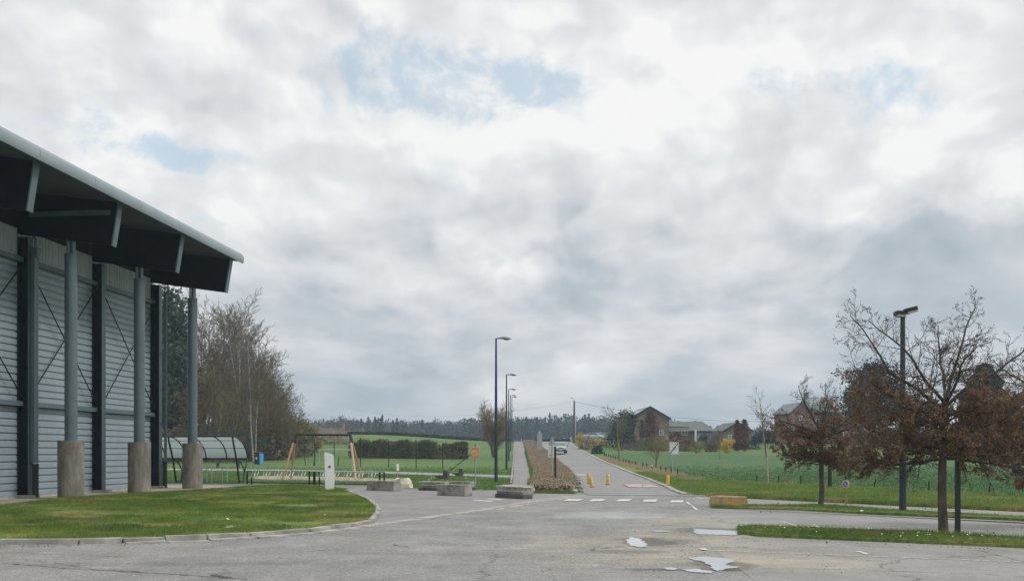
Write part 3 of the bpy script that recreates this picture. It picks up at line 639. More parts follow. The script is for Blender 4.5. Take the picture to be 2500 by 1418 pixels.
for t in COLS:
    # beam: sloping plate girder with a lighter end plate
    b = MB(); sb = -2.0
    pr = [(sb, zr(sb) - 1.5), (1.56, zr(1.56) - 1.52), (1.80, zr(1.80)), (sb, zr(sb))]
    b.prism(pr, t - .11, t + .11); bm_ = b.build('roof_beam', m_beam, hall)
    b = MB(); e = .05
    b.prism([(1.562, zr(1.56) - 1.53), (1.562 + e, zr(1.56) - 1.53), (1.803 + e, zr(1.80) - .01), (1.803, zr(1.80) - .01)], t - .15, t + .15); b.build('end_plate', m_steel, bm_)
    if t == -5:
        pass
    # column
    b = MB(); b.tube([(0, t, 2.10), (0, t, 8.66)], .213, 28); b.tube([(0, t, 8.655), (0, t, 8.675)], .222, 28); col = b.build('support_column', m_steel, hall, smooth=True)
    b = MB(); r = .44; prof = []
    zz = np.linspace(0, 2.1, 15); b.tube([(0, t, z) for z in zz], [r * (1 + .006 * math.sin(z * 7 + t)) for z in zz], 40); b.build('concrete_pier', m_pier, col, smooth=True)
    b = MB(); zt = zr(0) - 1.505; b.box((0, t, (8.67 + zt) / 2), (.10, .02, zt - 8.67 + .02)); b.box((-.11, t, (8.67 + zt) / 2), (.02, .19, zt - 8.67 + .02)); b.box((.11, t, (8.67 + zt) / 2), (.02, .19, zt - 8.67 + .02)); b.build('stub', m_steel, col)
    # wall stanchion: H section, web colour darkened as shade, outer flange paler as lit
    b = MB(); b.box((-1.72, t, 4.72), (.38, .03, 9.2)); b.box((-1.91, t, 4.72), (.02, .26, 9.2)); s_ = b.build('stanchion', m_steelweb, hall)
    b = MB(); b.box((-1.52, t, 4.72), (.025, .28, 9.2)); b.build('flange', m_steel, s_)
    b = MB(); b.box((-1.66, t, .10), (.75, .42, .14)); b.build('base_block', m_conc, s_)
b = MB(); b.box((.05, -5.14, zr(.05) - .58), (3.0, .08, .17)); b.build('purlin', m_steel, hall)
# girts and bracing
for a, c in zip([-15] + COLS[:-1], COLS):
    for z, h in ((3.41, .17), (8.51, .17)):
        b = MB(); b.box((WS + .11, (a + c) / 2, z), (.20, c - a - .07, h)); b.build('girt', m_steel, hall)
    for z0, z1 in ((3.48, 8.45), (8.45, 3.48)):
        b = MB(); b.tube([(-1.70, a + .06, z0), (-1.70, c - .06, z1)], .024, 6); b.build('brace_rod', m_steelweb, hall)
# corner closing and rain pipes
b = MB(); b.box((-1.99, 5.30, 4.75), (.16, .14, 9.3)); b.build('corner_trim', m_steel, hall)
def pipe(t, hopper=True):
    b = MB(); b.box((-1.38, t, 4.95), (.16, .24, 7.3), bev=.012) if hopper else b.tube([(-1.30, t, 1.3), (-1.30, t, 8.9), (-1.12, t, 9.12)], .065, 12)
    p = b.build('rain_pipe', m_steel, hall, smooth=not hopper)
    b = MB(); b.tube([(-1.34, t, .10), (-1.34, t, 1.28)], .105, 16)
    for z in (1.12, 1.22): b.tube([(-1.34, t, z), (-1.34, t, z + .04)], .122, 16)
    b.build('pipe_foot', m_black, p, smooth=True)
    for z in (3.0, 6.2):
        b = MB(); b.box((-1.40, t, z), (.19, .28 if hopper else .18, .05)); b.build('pipe_clip', m_steel, p)
    if hopper:
        b = MB(); b.box((-1.34, t, 8.72), (.22, .2, .30), taper=1.25); b.box((-1.34, t, 8.90), (.34, .28, .04))
        b.tube([(-1.34, t, 8.9), (-1.34, t, 9.2), (-1.5, t - .02, 9.5), (-1.5, t - .02, 9.75)], .05, 10); b.build('hopper', m_steel, p)
    else:
        pass
pipe(-4.98); pipe(5.05, False)
# ================================================================ STREET FURNITURE AND OTHER OBJECTS
m_lampgreen = mat('lamp_pole_paint', (.012, .030, .040), (.018, .042, .052), 2, .4, stretch=(1, 1, .3))
m_lampblue = mat('lamp_pole_blue_paint', (.010, .016, .11), (.014, .022, .15), 2, .4)
m_lamphead = mat('lamp_head', (.16, .165, .17), (.22, .22, .225), 8, .5)
m_lens = mat('lamp_lens', (.30, .28, .25), rough=.25)
m_dkgreen = mat('dark_green_metal', (.008, .022, .020), (.012, .03, .026), 4, .5)
m_galv = mat('galvanised_steel', (.33, .37, .38), (.44, .48, .49), 9, .42, metal=.5, fine=.08, fscale=30)
m_wood = mat('swing_wood', (.33, .19, .09), (.44, .28, .155), 3, .7, stretch=(8, 8, 1), fine=.1)
m_woodpale = mat('pale_wood', (.45, .33, .22), (.60, .46, .33), 3, .8, stretch=(8, 8, 1), fine=.1)
m_oldwood = mat('grey_wood', (.06, .05, .04), (.12, .10, .085), 4, .9, stretch=(8, 8, 1), fine=.2)
m_darkwood = mat('dark_post_wood', (.014, .012, .010), (.035, .028, .022), 4, .85, stretch=(8, 8, 1))
m_rust = mat('rusty_post', (.018, .012, .010), (.06, .035, .022), 5, .8)
m_white = mat('white_paint', (.70, .72, .72), (.80, .81, .80), 3, .45, fine=.03)
m_signwhite = mat('sign_white', (.62, .64, .63), (.70, .71, .70), 6, .5)
m_signback = mat('sign_back', (.32, .36, .38), (.42, .46, .48), 5, .5, metal=.3)
m_blk = mat('black_paint', (.012, .012, .014), rough=.5)
m_grey = mat('grey_lettering', (.20, .21, .22), rough=.6)
m_orange = mat('orange_board', (.62, .22, .07), (.72, .34, .12), 9, .6)
m_orangelt = mat('pale_orange_print', (.72, .50, .22), rough=.6)
m_mauve = mat('faded_print', (.42, .26, .24), rough=.6)
m_blueplastic = mat('blue_plastic', (.04, .26, .50), (.06, .33, .58), 4, .4)
m_yel = mat('yellow_paint', (.55, .33, .03), (.72, .46, .05), 14, .6, fine=.15, c3=(.35, .22, .05), lo=.3, hi=.7)
m_band = mat('white_band', (.50, .49, .42), (.66, .65, .58), 12, .6)
m_block = mat('block_concrete', (.14, .133, .118), (.28, .27, .24), 3.2, .95, bump=.5, bscale=40, fine=.28, fscale=34, c3=(.34, .325, .29))
m_blockpale = mat('pale_block', (.34, .32, .28), (.55, .53, .48), 3.5, .95, bump=.5, bscale=30, fine=.2, fscale=30)
m_lichen = mat('lichen_block', (.26, .20, .13), (.40, .30, .18), 4, .95, bump=.5, bscale=40, fine=.22, fscale=28, c3=(.55, .36, .06), lo=.30, hi=.66)
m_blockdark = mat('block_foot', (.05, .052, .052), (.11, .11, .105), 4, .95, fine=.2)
m_glassp = None
def poly_glass():
    m, n, b = material('polycarbonate'); b.inputs['Base Color'].default_value = (.62, .68, .67, 1); b.inputs['Roughness'].default_value = .35
    tr = n.node('ShaderNodeBsdfTransparent'); tr.inputs[0].default_value = (.85, .9, .9, 1); tl = n.node('ShaderNodeBsdfTranslucent'); tl.inputs[0].default_value = (.75, .8, .8, 1)
    m1 = n.node('ShaderNodeMixShader'); m1.inputs[0].default_value = .5; n.l.new(b.outputs[0], m1.inputs[1]); n.l.new(tl.outputs[0], m1.inputs[2])
    m2 = n.node('ShaderNodeMixShader'); m2.inputs[0].default_value = .12; n.l.new(m1.outputs[0], m2.inputs[1]); n.l.new(tr.outputs[0], m2.inputs[2])
    out = next(x for x in n.n if x.type == 'OUTPUT_MATERIAL'); n.l.new(m2.outputs[0], out.inputs[0]); return m
m_poly = poly_glass()
# ---- row of street lamps by the path
def lamp_head(p, z, L=.95):
    b = MB(); b.tube([(0, 0, z - .12), (0, 0, z), (.14, 0, z + .03), (.34, 0, z + .015)], .045, 8); b.build('arm', m_lamphead, p, smooth=True)
    b = MB(); k = 9; vs = []; fs = []
    for i in range(k + 1):
        t = i / k; w = .15 * math.sin(math.pi * min(1, .18 + t * .80)) ** .8 + .004; hx = .10 * math.sin(math.pi * min(1, .22 + t * .74)) + .004
        for j in range(10):
            a = 2 * math.pi * j / 10; vs.append((.28 + t * .60, math.cos(a) * w, z + .03 - t * .06 + math.sin(a) * hx * (1 if math.sin(a) > 0 else .45)))
    for i in range(k):
        for j in range(10): fs.append((i * 10 + j, i * 10 + (j + 1) % 10, i * 10 + 10 + (j + 1) % 10, i * 10 + 10 + j))
    fs += [tuple(range(9, -1, -1)), tuple(range(k * 10, k * 10 + 10))]
    b.add(vs, fs); h = b.build('lamp_head', m_lamphead, p, smooth=True)
    b = MB(); b.ball((.60, 0, z - .035), .12, 10, 6, (1.6, .9, .5)); b.build('lens', m_lens, h, smooth=True)
def mk_lamp(blue=True):
    t = thing('street_lamp', '', 'street lamp')
    b = MB(); b.tube([(0, 0, 0), (0, 0, 3.9)], .095, 14, r2=.078, caps=False); b.build('pole', m_lampgreen, t, smooth=True)
    b = MB(); b.tube([(0, 0, 3.9), (0, 0, 7.96)], .078, 14, r2=.048); b.build('upper_pole', m_lampblue if blue else m_lampgreen, t, smooth=True)
    b = MB(); b.tube([(0, 0, .0), (0, 0, .03)], .16, 14); b.build('base_plate', m_lampgreen, t); b = MB(); b.box((.0, -.093, .75), (.07, .02, .28)); b.build('access_door', m_lampgreen, t)
    lamp_head(t, 7.95); return t
lamps = [(1211, 54.4, 'nearest and tallest lamp of the row, dark green pole turning blue higher up'), (1236.5, 82.4, 'second lamp from the front in the row beside the narrow path'),
         (1242, 110, 'third lamp from the front in the row beside the narrow path'), (1246.5, 141, 'fourth lamp from the front, last but one before the skyline'), (1250, 172, 'farthest and smallest lamp of the row beside the path, on the skyline')]
L2 = None
for i, (px, Y, lb) in enumerate(lamps):
    if i == 0: o = mk_lamp()
    elif i == 1: o = L2 = mk_lamp(False)
    else: o = copy_tree(L2)
    o.location = at(px, Y=Y); o['label'] = lb; o['group'] = 'street lamps beside the path'
    o.rotation_euler.z = R(-8)
# ---- floodlight mast in the car park
p = at(2204, 1252); H = 5.48
t = thing('floodlight_mast', 'dark blue car park light mast with two square floodlights', 'light mast', p)
b = MB(); b.tube([(0, 0, 0), (0, 0, 1.6), (0, 0, H)], [.098, .088, .062], 16); b.build('pole', mat('mast_paint', (.016, .030, .048), (.022, .040, .060), 2, .4), t, smooth=True)
b = MB(); b.disc((0, 0, 0.005), .17, .04, 16); b.build('base_plate', m_galv, t)
b = MB(); b.tube([(-.16, 0, H - .02), (.2, 0, H + .04)], .035, 8); b.tube([(0, 0, H - .1), (0, 0, H + .03)], .075, 12); b.build('crossbar', m_lamphead, t)
for x, z, ry, sx in ((-.11, H + .02, R(4), .20), (.21, H + .12, R(-14), .31)):
    b = MB(); b.box((x, 0, z), (sx, .28, .13), ry=ry, taper=1.08, bev=.02); f_ = b.build('floodlight', m_blk, t)
    b = MB(); b.box((x + .01, -.03, z - .07), (sx * .9, .24, .05), ry=ry, rx=R(0)); b.build('lens', m_lens, f_)
# ---- posts
p = at(2338, 1310); t = thing('metal_post', 'square dark green metal post beside the nearest tree', 'post', p)
b = MB(); b.box((0, 0, .76), (.088, .088, 1.50), bev=.008); b.build('post', m_dkgreen, t)
b = MB(); b.box((0, 0, 1.52), (.094, .094, .02)); b.build('cap', m_galv, t)
p = at(1355.5, 1183); t = thing('wooden_post', 'thin dark brown post standing in the brown hedge strip', 'post', p)
b = MB(); b.box((0, 0, .97), (.115, .11, 1.98), ry=R(-.4), bev=.01); b.build('post', m_rust, t)
b = MB(); b.box((0, 0, 1.97), (.12, .115, .03)); b.build('cap', m_rust, t)
p = at(2026, Y=46); t = thing('utility_post', 'black pole half hidden by the smaller brown leaved tree', 'pole', p)
b = MB(); b.tube([(0, 0, 0), (0, 0, 1.95)], .10, 10, r2=.085); b.build('pole', m_darkwood, t, smooth=True); b = MB(); b.disc((0, 0, .0), .15, .05, 10); b.build('base_plate', m_conc, t)
# ---- utility pole and wires far behind
p = at(1402, Y=172); t = thing('utility_pole', 'wooden utility pole with a small lamp where the road meets the skyline', 'utility pole', p)
hz = EYE + (HY - 978) / F * 172 - p.z
b = MB(); b.tube([(0, 0, 0), (0, 0, hz)], .21, 10, r2=.13); b.build('pole', mat('pole_wood', (.05, .055, .06), (.10, .10, .10), 3, .9), t, smooth=True)
b = MB(); b.tube([(0, 0, hz - .1), (-.1, 0, hz + .45), (-.4, 0, hz + .55)], .03, 6); b.ball((-.5, 0, hz + .52), .14, 8, 5, (1.4, 1, .5)); b.build('lamp', m_lamphead, t)
b = MB(); b.tube([(.16, -.12, .3), (.16, -.12, 5)], .05, 6); b.build('cable_guard', m_signwhite, t)
top = p + Vector((0, 0, hz - .15))
def wire(a, c, sag, name, label, r=.022):
    a = Vector(a); c = Vector(c); b = MB(); pts = [a.lerp(c, i / 24) - Vector((0, 0, sag * 4 * (i / 24) * (1 - i / 24))) for i in range(25)]
    b.tube(pts, r, 5); tag(b.build(name, m_blk, None), label, 'cable')
wire(top, at(1960, 1026, Y=165), 1.3, 'power_cable', 'thin black cable running right from the utility pole over the houses')
wire(top, at(860, 999, Y=260), 2.2, 'power_cable', 'faint cable running left from the utility pole above the forest', .012)
# ---- totem
p = at(806, 1199.3); t = thing('white_pillar', 'white slant topped pillar with a black dot on the lawn', 'pillar', p, R(14))
b = MB(); b.prism([(-.205, .0), (.155, .0), (.19, .4), (.19, 1.50), (.185, 1.57), (-.15, 1.70), (-.20, 1.69), (-.22, 1.60), (-.215, .5)], -.07, .07); o = b.build('body', m_white, t, bevel=.012); o.rotation_euler.y = R(-1.2)
b = MB(); b.disc((-.03, -.071, 1.07), .052, -.012, 20, 'y'); b.build('dot', m_blk, t)
b = MB(); b.disc((-.03, -.071, 1.20), .010, -.006, 8, 'y'); b.build('screw', m_grey, t)
# ---- bike shelter
p = at(585, 1179.5); sh = thing('bike_shelter', 'curved translucent bicycle shelter on black steel frames behind the columns', 'bike shelter', p, HA)
def arc(x, n=14, u0=-1.0, z0=2.52, u1=1.12, z1=1.33):
    return [(x, u0 + (u1 - u0) * math.sin(math.pi / 2 * i / n) ** 1.0 * (1 - .0 * i), z1 + (z0 - z1) * math.cos(math.pi / 2 * i / n) ** 1.15) for i in range(n + 1)]
XR = [0.0, -1.18, -2.37, -3.55, -4.73, -5.92, -7.1]; XE = .02
for x in XR:
    b = MB(); b.tube(arc(x), .036, 6); rb = b.build('rib', m_blk, sh)
for x in (0.0, -3.55, -7.1):
    b = MB(); b.tube([(x + .0, -.98, 2.50), (x, -.93, 2.28), (x, -.45, 1.3), (x, -.02, 0.0)], .052, 8); b.build('post', m_blk, sh)
    b = MB(); b.tube([(x, 1.12, 1.33), (x, .72, .62), (x, .50, 0.0)], .045, 8); b.build('leg', m_lampgreen, sh)
    b = MB(); b.tube([(x, -.40, 1.28), (x, .08, 1.18), (x, .45, .92), (x, .72, .60)], .036, 6); b.build('brace', m_blk, sh)
    b = MB(); b.tube([(x, -.03, .13), (x, .52, .13)], .03, 6); b.build('tie', m_lampgreen, sh)
for u, z, r in ((-1.0, 2.52, .05), (1.12, 1.33, .045)):
    b = MB(); b.tube([(-7.3, u, z), (XE, u, z)], r, 6); b.build('rail', m_blk, sh)
A = arc(0)
for i in (5, 9):
    b = MB(); b.tube([(-7.2, A[i][1], A[i][2] - .01), (XE, A[i][1], A[i][2] - .01)], .016, 5); b.build('purlin', m_blk, sh)
for xa, xb in zip(XR[1:], XR[:-1]):
    b = MB(); n = len(A); q = []
    for x in (xa + .03, xb - .03):
        for a_ in A: q.append((x, a_[1], a_[2] + .02))
        for a_ in A: q.append((x, a_[1], a_[2] + .012))
    fs = []
    for i in range(n - 1): fs += [(i, i + 1, 2 * n + i + 1, 2 * n + i), (n + i + 1, n + i, 3 * n + i, 3 * n + i + 1)]
    b.add(q, fs); b.build('roof_panel', m_poly, sh)
# ---- cycle hoops under the shelter
def hoop(lb, px):
    t = thing('bike_hoop', lb, 'bike stand', at(px, 1179.5), R(-4), 'steel hoops under the bike shelter')
    b = MB(); w = .135; pts = [(-w, 0, 0), (-w, 0, .78)] + [(-w + .07 - .07 * math.cos(a), 0, .78 + .11 * math.sin(a)) for a in (.5, 1.1, 1.57)] + [(w - .07 + .07 * math.cos(a), 0, .78 + .11 * math.sin(a)) for a in (1.57, 1.1, .5)] + [(w, 0, .78), (w, 0, 0)]
    b.tube(pts, .026, 8); b.build('hoop', m_galv, t, smooth=True)
    b = MB(); b.tube([(-w, 0, .66), (w, 0, .66)], .026, 8); b.build('crossbar', m_galv, t); return t
hoop('inverted U steel bike hoop under the shelter, just right of the third pier', 511); hoop('inverted U steel bike hoop under the shelter, nearer its right end frame', 548.5)
# ---- long bicycle racks
def rack(lb, pxa, pya, pxb, pyb, n=5):
    a = at(pxa, pya); c = at(pxb, pyb); L = (c - a).length
    t = thing('bike_rack', lb, 'bike rack', a, math.atan2((c - a).y, (c - a).x), 'bicycle racks in front of the playground')
    for z, r in ((.72, .032), (.12, .028)):
        b = MB(); b.tube([(-.05, 0, z), (L + .05, 0, z)], r, 8); b.build('rail', m_galv if z > .3 else m_lampgreen, t)
    for x, y in ((.0, -.14), (.16, .14), (L - .16, -.14), (L, .14)):
        b = MB(); b.box((x, y * .6, .36), (.07, .05, .72)); b.build('leg', m_blk, t)
    for k in range(n):
        x = .55 + (L - 1.1) * k / (n - 1)
        for s in (-1, 1):
            b = MB(); w = .10; b.tube([(x + s * w - .1, -.05, .70), (x + s * w - .04, -.25, .62), (x + s * w, -.34, .42), (x + s * w + .04, -.28, .22), (x + s * w + .10, -.05, .14)], .011, 5)
            b.tube([(x + s * w + .05, -.02, .70), (x + s * w + .06, -.2, .5), (x + s * w + .06, -.2, .3), (x + s * w - .06, -.02, .14)], .011, 5); b.build('wheel_hoop', m_galv, t)
rack('long galvanised bike rack joining the end of the bike shelter', 606, 1182, 764, 1184.5)
rack('long galvanised bike rack behind the white pillar', 771, 1185, 936, 1187.5)
# ---- litter bin
p = at(631, 1152); t = thing('litter_bin', 'dark litter bin with a bright blue side on a pole', 'litter bin', p, R(-25)); z0 = EYE + (HY - 1133) / F * p.y - p.z; hh = 30 / F * p.y
b = MB(); b.tube([(0, .1, 0), (0, .1, z0 + .4)], .03, 8); b.build('pole', m_galv, t)
b = MB(); b.box((0, -.01, z0 + hh * .42), (.50, .40, hh * .84), taper=1.12, bev=.04); bb = b.build('body', mat('bin_plastic', (.02, .028, .035), rough=.45), t)
b = MB(); b.box((.275, .0, z0 + hh * .45), (.05, .42, hh * .88), bev=.01); b.box((0.02, .22, z0 + hh * .45), (.54, .05, hh * .88)); b.build('side_panel', m_blueplastic, t)
b = MB(); b.box((-.02, -.02, z0 + hh * .93), (.60, .48, hh * .16), taper=.8, bev=.04); b.build('lid', m_blk, t)
b = MB(); b.disc((0, -.235, z0 + hh * .5), .09, -.01, 10, 'y'); b.build('sticker', m_signwhite, t)
# ---- timber bench far behind the hoops
p = at(556, 1141); t = thing('park_bench', 'long weathered wooden bench seen beneath the bike shelter roof', 'bench', p, R(-3)); s = p.y / F; W = 70 * s
b = MB(); [b.box((0, .28, .62 + k * .14), (W, .04, .11)) for k in range(2)]; b.build('backrest', m_oldwood, t)
b = MB(); [b.box((0, -.15 + k * .14, .45), (W * 1.1, .12, .05)) for k in range(3)]; b.build('seat', m_oldwood, t)
for x in (-W * .36, W * .36):
    b = MB(); b.box((x, 0, .21), (.12, .45, .43)); b.box((x, .31, .5), (.1, .05, .75)); b.build('leg', m_oldwood, t)
# ---- swing frame
p = at(788, 1169); p.z = gz(p.x, p.y); t = thing('swing_frame', 'wooden A frame swing with a black crossbar and no seats hung', 'swing set', p, R(-3))
b = MB(); b.tube([(-1.66, 0, 2.74), (1.62, 0, 2.70)], .072, 10); b.build('crossbar', m_blk, t)
for s in (-1, 1):
    for k in (-1, 1):
        top_ = Vector((s * 1.70, 0, 2.66)); ft = Vector((s * 2.24, k * .95, 0)); mid_ = top_.lerp(ft, .13)
        b = MB(); b.tube([mid_, ft], .072, 8, r2=.066); b.build('leg', m_wood if not (s > 0 and k < 0) else m_woodpale, t, smooth=True)
        b = MB(); b.tube([top_ + Vector((0, 0, .05)), mid_ - (top_ - mid_) * .25], .088, 8); b.build('bracket', m_blk, t)
for x in (-.9, -.45, .45, .9):
    b = MB(); b.tube([(x, 0, 2.68), (x, 0, 2.55)], .02, 6); b.build('hook', m_blk, t)
# ---- small goal
def goal():
    a = at(779, 1130); s = a.y / F; t = thing('football_goal', 'small pale green metal goal seen through the swing frame', 'goal', a); W = 84 * s; H = 32 * s
    for x, nm in ((0, 'post'), (W, 'post')):
        b = MB(); b.tube([(x, 0, 0), (x, 0, H)], .06, 8); b.build(nm, m_galv, t)
    b = MB(); b.tube([(-.15, 0, H), (W, 0, H)], .06, 8); b.build('crossbar', m_galv, t)
    b = MB()
    for x in (0, W): b.tube([(x, 0, H), (x, .9, H * .7), (x, 1.1, 0)], .03, 6)
    b.build('stay', m_galv, t)
goal()
p = at(861, 1147); t = thing('wooden_pole', 'knobbly pale wooden pole behind the right legs of the swing', 'pole', p); s = p.y / F
b = MB(); b.tube([(0, 0, 0), (.03, 0, 20 * s), (-.02, 0, 47 * s)], .10, 9, r2=.085); b.build('pole', m_woodpale, t); b = MB(); b.ball((0, -.02, 44 * s), .17, 8, 6, rough=.15); b.build('knob', m_oldwood, t)
# ---- leaning thin sticks behind the swing
for px0, py0, px1, py1, lb in ((747, 1143, 743, 1112, 'thin black stick leaning left, leftmost of three behind the swing'), (765, 1143, 768, 1113, 'thin black stick leaning right, middle of three behind the swing'), (824, 1146, 827, 1116, 'thin black stick just right of the white pillar, behind the swing')):
    p = at(px0, py0); s = p.y / F; t = thing('stick', lb, 'stick', p, group='thin marker sticks behind the swing')
    b = MB(); b.tube([((px1 - px0) * s * .25, 0, (py0 - py1) * s * .22), ((px1 - px0) * s, 0, (py0 - py1) * s)], .035, 6); b.build('shaft', m_dkgreen, t)
    b = MB(); b.tube([(0, 0, 0), ((px1 - px0) * s * .27, 0, (py0 - py1) * s * .24)], .035, 6); b.build('foot', m_galv, t)
# ---- green wire fence between posts
fx = [(590, 1139), (768, 1136), (758, 1139)]
FP = [(880, 1139.5), (949, 1141), (1016, 1144), (1081, 1146), (1160, 1148.5)]
A0 = at(768, 1137); W0 = [A0, at(816, 1138)] + [at(*q) for q in FP]
wf = thing('wire_fence', 'low visibility green wire fence strung between slim green posts behind the playground', 'fence', W0[0])
def rel(p): return Vector(p) - W0[0]
for i, q in enumerate(W0):
    h = 65 / F * q.y; b = MB(); b.tube([rel(q), rel(q) + Vector((0, 0, h))], .042, 6); b.build('post', m_dkgreen, wf)
q = W0[-1]; b = MB(); s = q.y / F; b.tube([rel(q) + Vector((0, 0, 48 * s)), rel(q) + Vector((-60 * s, 0, .05))], .035, 6); b.build('strut', m_dkgreen, wf)
b = MB()
for a, c in zip(W0[:-1], W0[1:]):
    for z in (.05, .9, 1.75): b.tube([rel(a) + Vector((0, 0, z)), rel(c) + Vector((0, 0, z))], .004, 3)
b.build('wire', m_dkgreen, wf)
# ---- tall dark green mesh fence along the wood
def mesh_mat():
    m, n, b = material('fence_mesh'); co = n.node('ShaderNodeTexCoord').outputs['Object']; sp = n.node('ShaderNodeSeparateXYZ'); n.l.new(co, sp.inputs[0])
    b.inputs['Base Color'].default_value = (.010, .030, .030, 1); b.inputs['Roughness'].default_value = .5
    f1 = n.math('FRACT', n.math('MULTIPLY', sp.outputs[2], 5.)); f2 = n.math('FRACT', n.math('MULTIPLY', sp.outputs[0], 20.))
    k = n.math('MAXIMUM', n.math('LESS_THAN', f1, .09), n.math('LESS_THAN', f2, .34))
    tr = n.node('ShaderNodeBsdfTransparent'); mx = n.node('ShaderNodeMixShader'); n.l.new(k, mx.inputs[0]); n.l.new(tr.outputs[0], mx.inputs[1]); n.l.new(b.outputs[0], mx.inputs[2])
    out = next(x for x in n.n if x.type == 'OUTPUT_MATERIAL'); n.l.new(mx.outputs[0], out.inputs[0]); return m
m_mesh = mesh_mat()
def mesh_fence(pts, h, lb):
    t = thing('mesh_fence', lb, 'fence', pts[0]); L = 0
    for i, (a, c) in enumerate(zip(pts[:-1], pts[1:])):
        d = c - a; ang = math.atan2(d.y, d.x); w = Vector((d.x, d.y, 0)).length
        b = MB(); b.add([(0, 0, 0), (w, 0, d.z), (w, 0, d.z + h), (0, 0, h)], [(0, 1, 2, 3)]); o = b.build('mesh_panel', m_mesh, t); o.location = a - pts[0]; o.rotation_euler.z = ang
        b = MB(); b.tube([(0, 0, h), (w, 0, d.z + h)], .03, 5); o = b.build('rail', m_dkgreen, t); o.location = a - pts[0]; o.rotation_euler.z = ang
    for q in pts:
        b = MB(); b.box(q - pts[0] + Vector((0, 0, h / 2)), (.07, .07, h)); b.build('post', m_dkgreen, t)
def lerp_pts(a, c, n): return [Vector((*(a.lerp(c, i / n).xy), gz(*(a.lerp(c, i / n).xy)))) for i in range(n + 1)]
mesh_fence(lerp_pts(at(608, 1128), at(764, 1108.5), 10), 2.55, 'tall dark green mesh fence running back along the wood')
mesh_fence(lerp_pts(at(330, 1132), at(604, 1128.3), 8), 3.3, 'higher dark mesh fence behind the bicycle shelter')
# ---- signs
p = at(1160.5, 1194); s = p.y / F; t = thing('orange_sign', 'orange playground notice board on a grey pole', 'sign', p, R(-6))
b = MB(); b.tube([(0, .03, 0), (0, .03, 100 * s)], .030, 8); b.build('pole', m_galv, t)
b = MB(); b.box((0, 0, 91 * s), (21 * s, .03, 26 * s), bev=.01); pn = b.build('board', m_galv, t)
b = MB(); b.box((0, -.018, 91.5 * s), (19.4 * s, .006, 23.5 * s)); b.build('face', m_orange, pn)
b = MB(); b.box((0, -.023, 99.5 * s), (16 * s, .003, 3.2 * s)); b.build('title_band', m_mauve, pn)
b = MB(); [b.box((rn_, -.023, zz_ * s), (ww * s, .003, hh_ * s)) for rn_, zz_, ww, hh_ in ((-.05, 93, 9, 4), (.08, 87, 5, 3), (-.02, 83, 10, 1.2))]; b.build('print', m_orangelt, pn)
p = at(971, 1180); s = p.y / F; t = thing('small_sign', 'narrow white sign plate on a thin pole behind the broken rock', 'sign', p, R(50))
b = MB(); b.tube([(0, .02, 0), (0, .02, 49 * s)], .022, 6); b.build('pole', m_galv, t)
b = MB(); b.box((0, 0, 40 * s), (8 * s, .02, 17 * s), bev=.005); b.build('plate', m_signwhite, t)
p = at(1642, 1165.5); s = p.y / F; t = thing('zone_end_sign', 'white end of 30 zone sign with a black diagonal bar', 'road sign', p)
b = MB(); b.tube([(0, .03, 0), (0, .03, 84 * s)], .030, 8); b.build('pole', m_galv, t)
o = MB().box((3.5 * s, 0, 71.5 * s), (23.4 * s, .03, 30.5 * s), bev=.012).build('panel', m_signback, t)
b = MB(); b.box((3.5 * s, -.018, 71.5 * s), (22.4 * s, .005, 29.5 * s)); b.build('face', m_signwhite, o)
b = MB(); X0, Z0, w, h = 3.5 * s, 71.5 * s, 20.4 * s, 27.4 * s
for c, sz in (((X0, -.022, Z0 + h / 2), (w, .003, .012)), ((X0, -.022, Z0 - h / 2), (w, .003, .012)), ((X0 - w / 2, -.022, Z0), (.012, .003, h)), ((X0 + w / 2, -.022, Z0), (.012, .003, h))): b.box(c, sz)
b.build('border', m_grey, o)
tx = text_mesh('30', 10.5 * s, 'number', mat('faded_number', (.17, .19, .21), rough=.6), o); tx.rotation_euler = (R(90), 0, 0); tx.location = (X0, -.0225, Z0 - 1.2 * s)
b = MB(); b.box((X0 + w * .0, -.0225, Z0 + h * .40), (w * .6, .003, 1.0 * s)); b.build('small_line', m_grey, o)
b = MB(); L_ = math.hypot(19.5 * s, 25 * s); b.box((X0, -.027, Z0), (L_, .004, .058), ry=-math.atan2(25, 19.5)); b.build('bar', m_blk, o)
# backs of the two signs in the hedge strip
p = at(1348, 1176); s = p.y / F; t = thing('triangle_sign', 'grey back of a triangular road sign above a white plate', 'road sign', p, R(4)); zt = EYE + (HY - 1067) / F * p.y - p.z
b = MB(); b.tube([(0, -.03, 0), (0, -.03, zt + .02)], .030, 8); b.build('pole', m_galv, t)
b = MB(); w = 10.5 * s; b.prism([(-w, zt - 19 * s), (w, zt - 19 * s), (w * .1, zt), (-w * .1, zt)], 0, .02); b.build('triangle', m_signback, t)
b = MB(); b.box((0, .012, zt - 34.5 * s), (20 * s, .02, 30 * s)); pl = b.build('plate', m_signwhite, t)
b = MB(); b.box((-5 * s, -.002, zt - 44 * s), (3 * s, .004, 3.5 * s)); b.build('sticker', m_grey, pl)
b = MB(); b.box((0, -.05, zt - 64 * s), (.09, .05, .05)); b.build('clamp', m_galv, t)
p = at(1317.5, 1104); s = p.y / F; t = thing('pointed_sign', 'tall narrow grey sign back with a pointed top, behind the triangular one', 'road sign', p); zt = 56 * s
b = MB(); b.tube([(0, -.03, 0), (0, -.03, zt)], .035, 8); b.build('pole', m_galv, t)
w = 6.2 * s; b = MB(); b.prism([(-w, .03), (w, .03), (w, zt - 13 * s), (0, zt + .0), (-w, zt - 13 * s)], 0, .03); b.build('panel', m_signback, t)
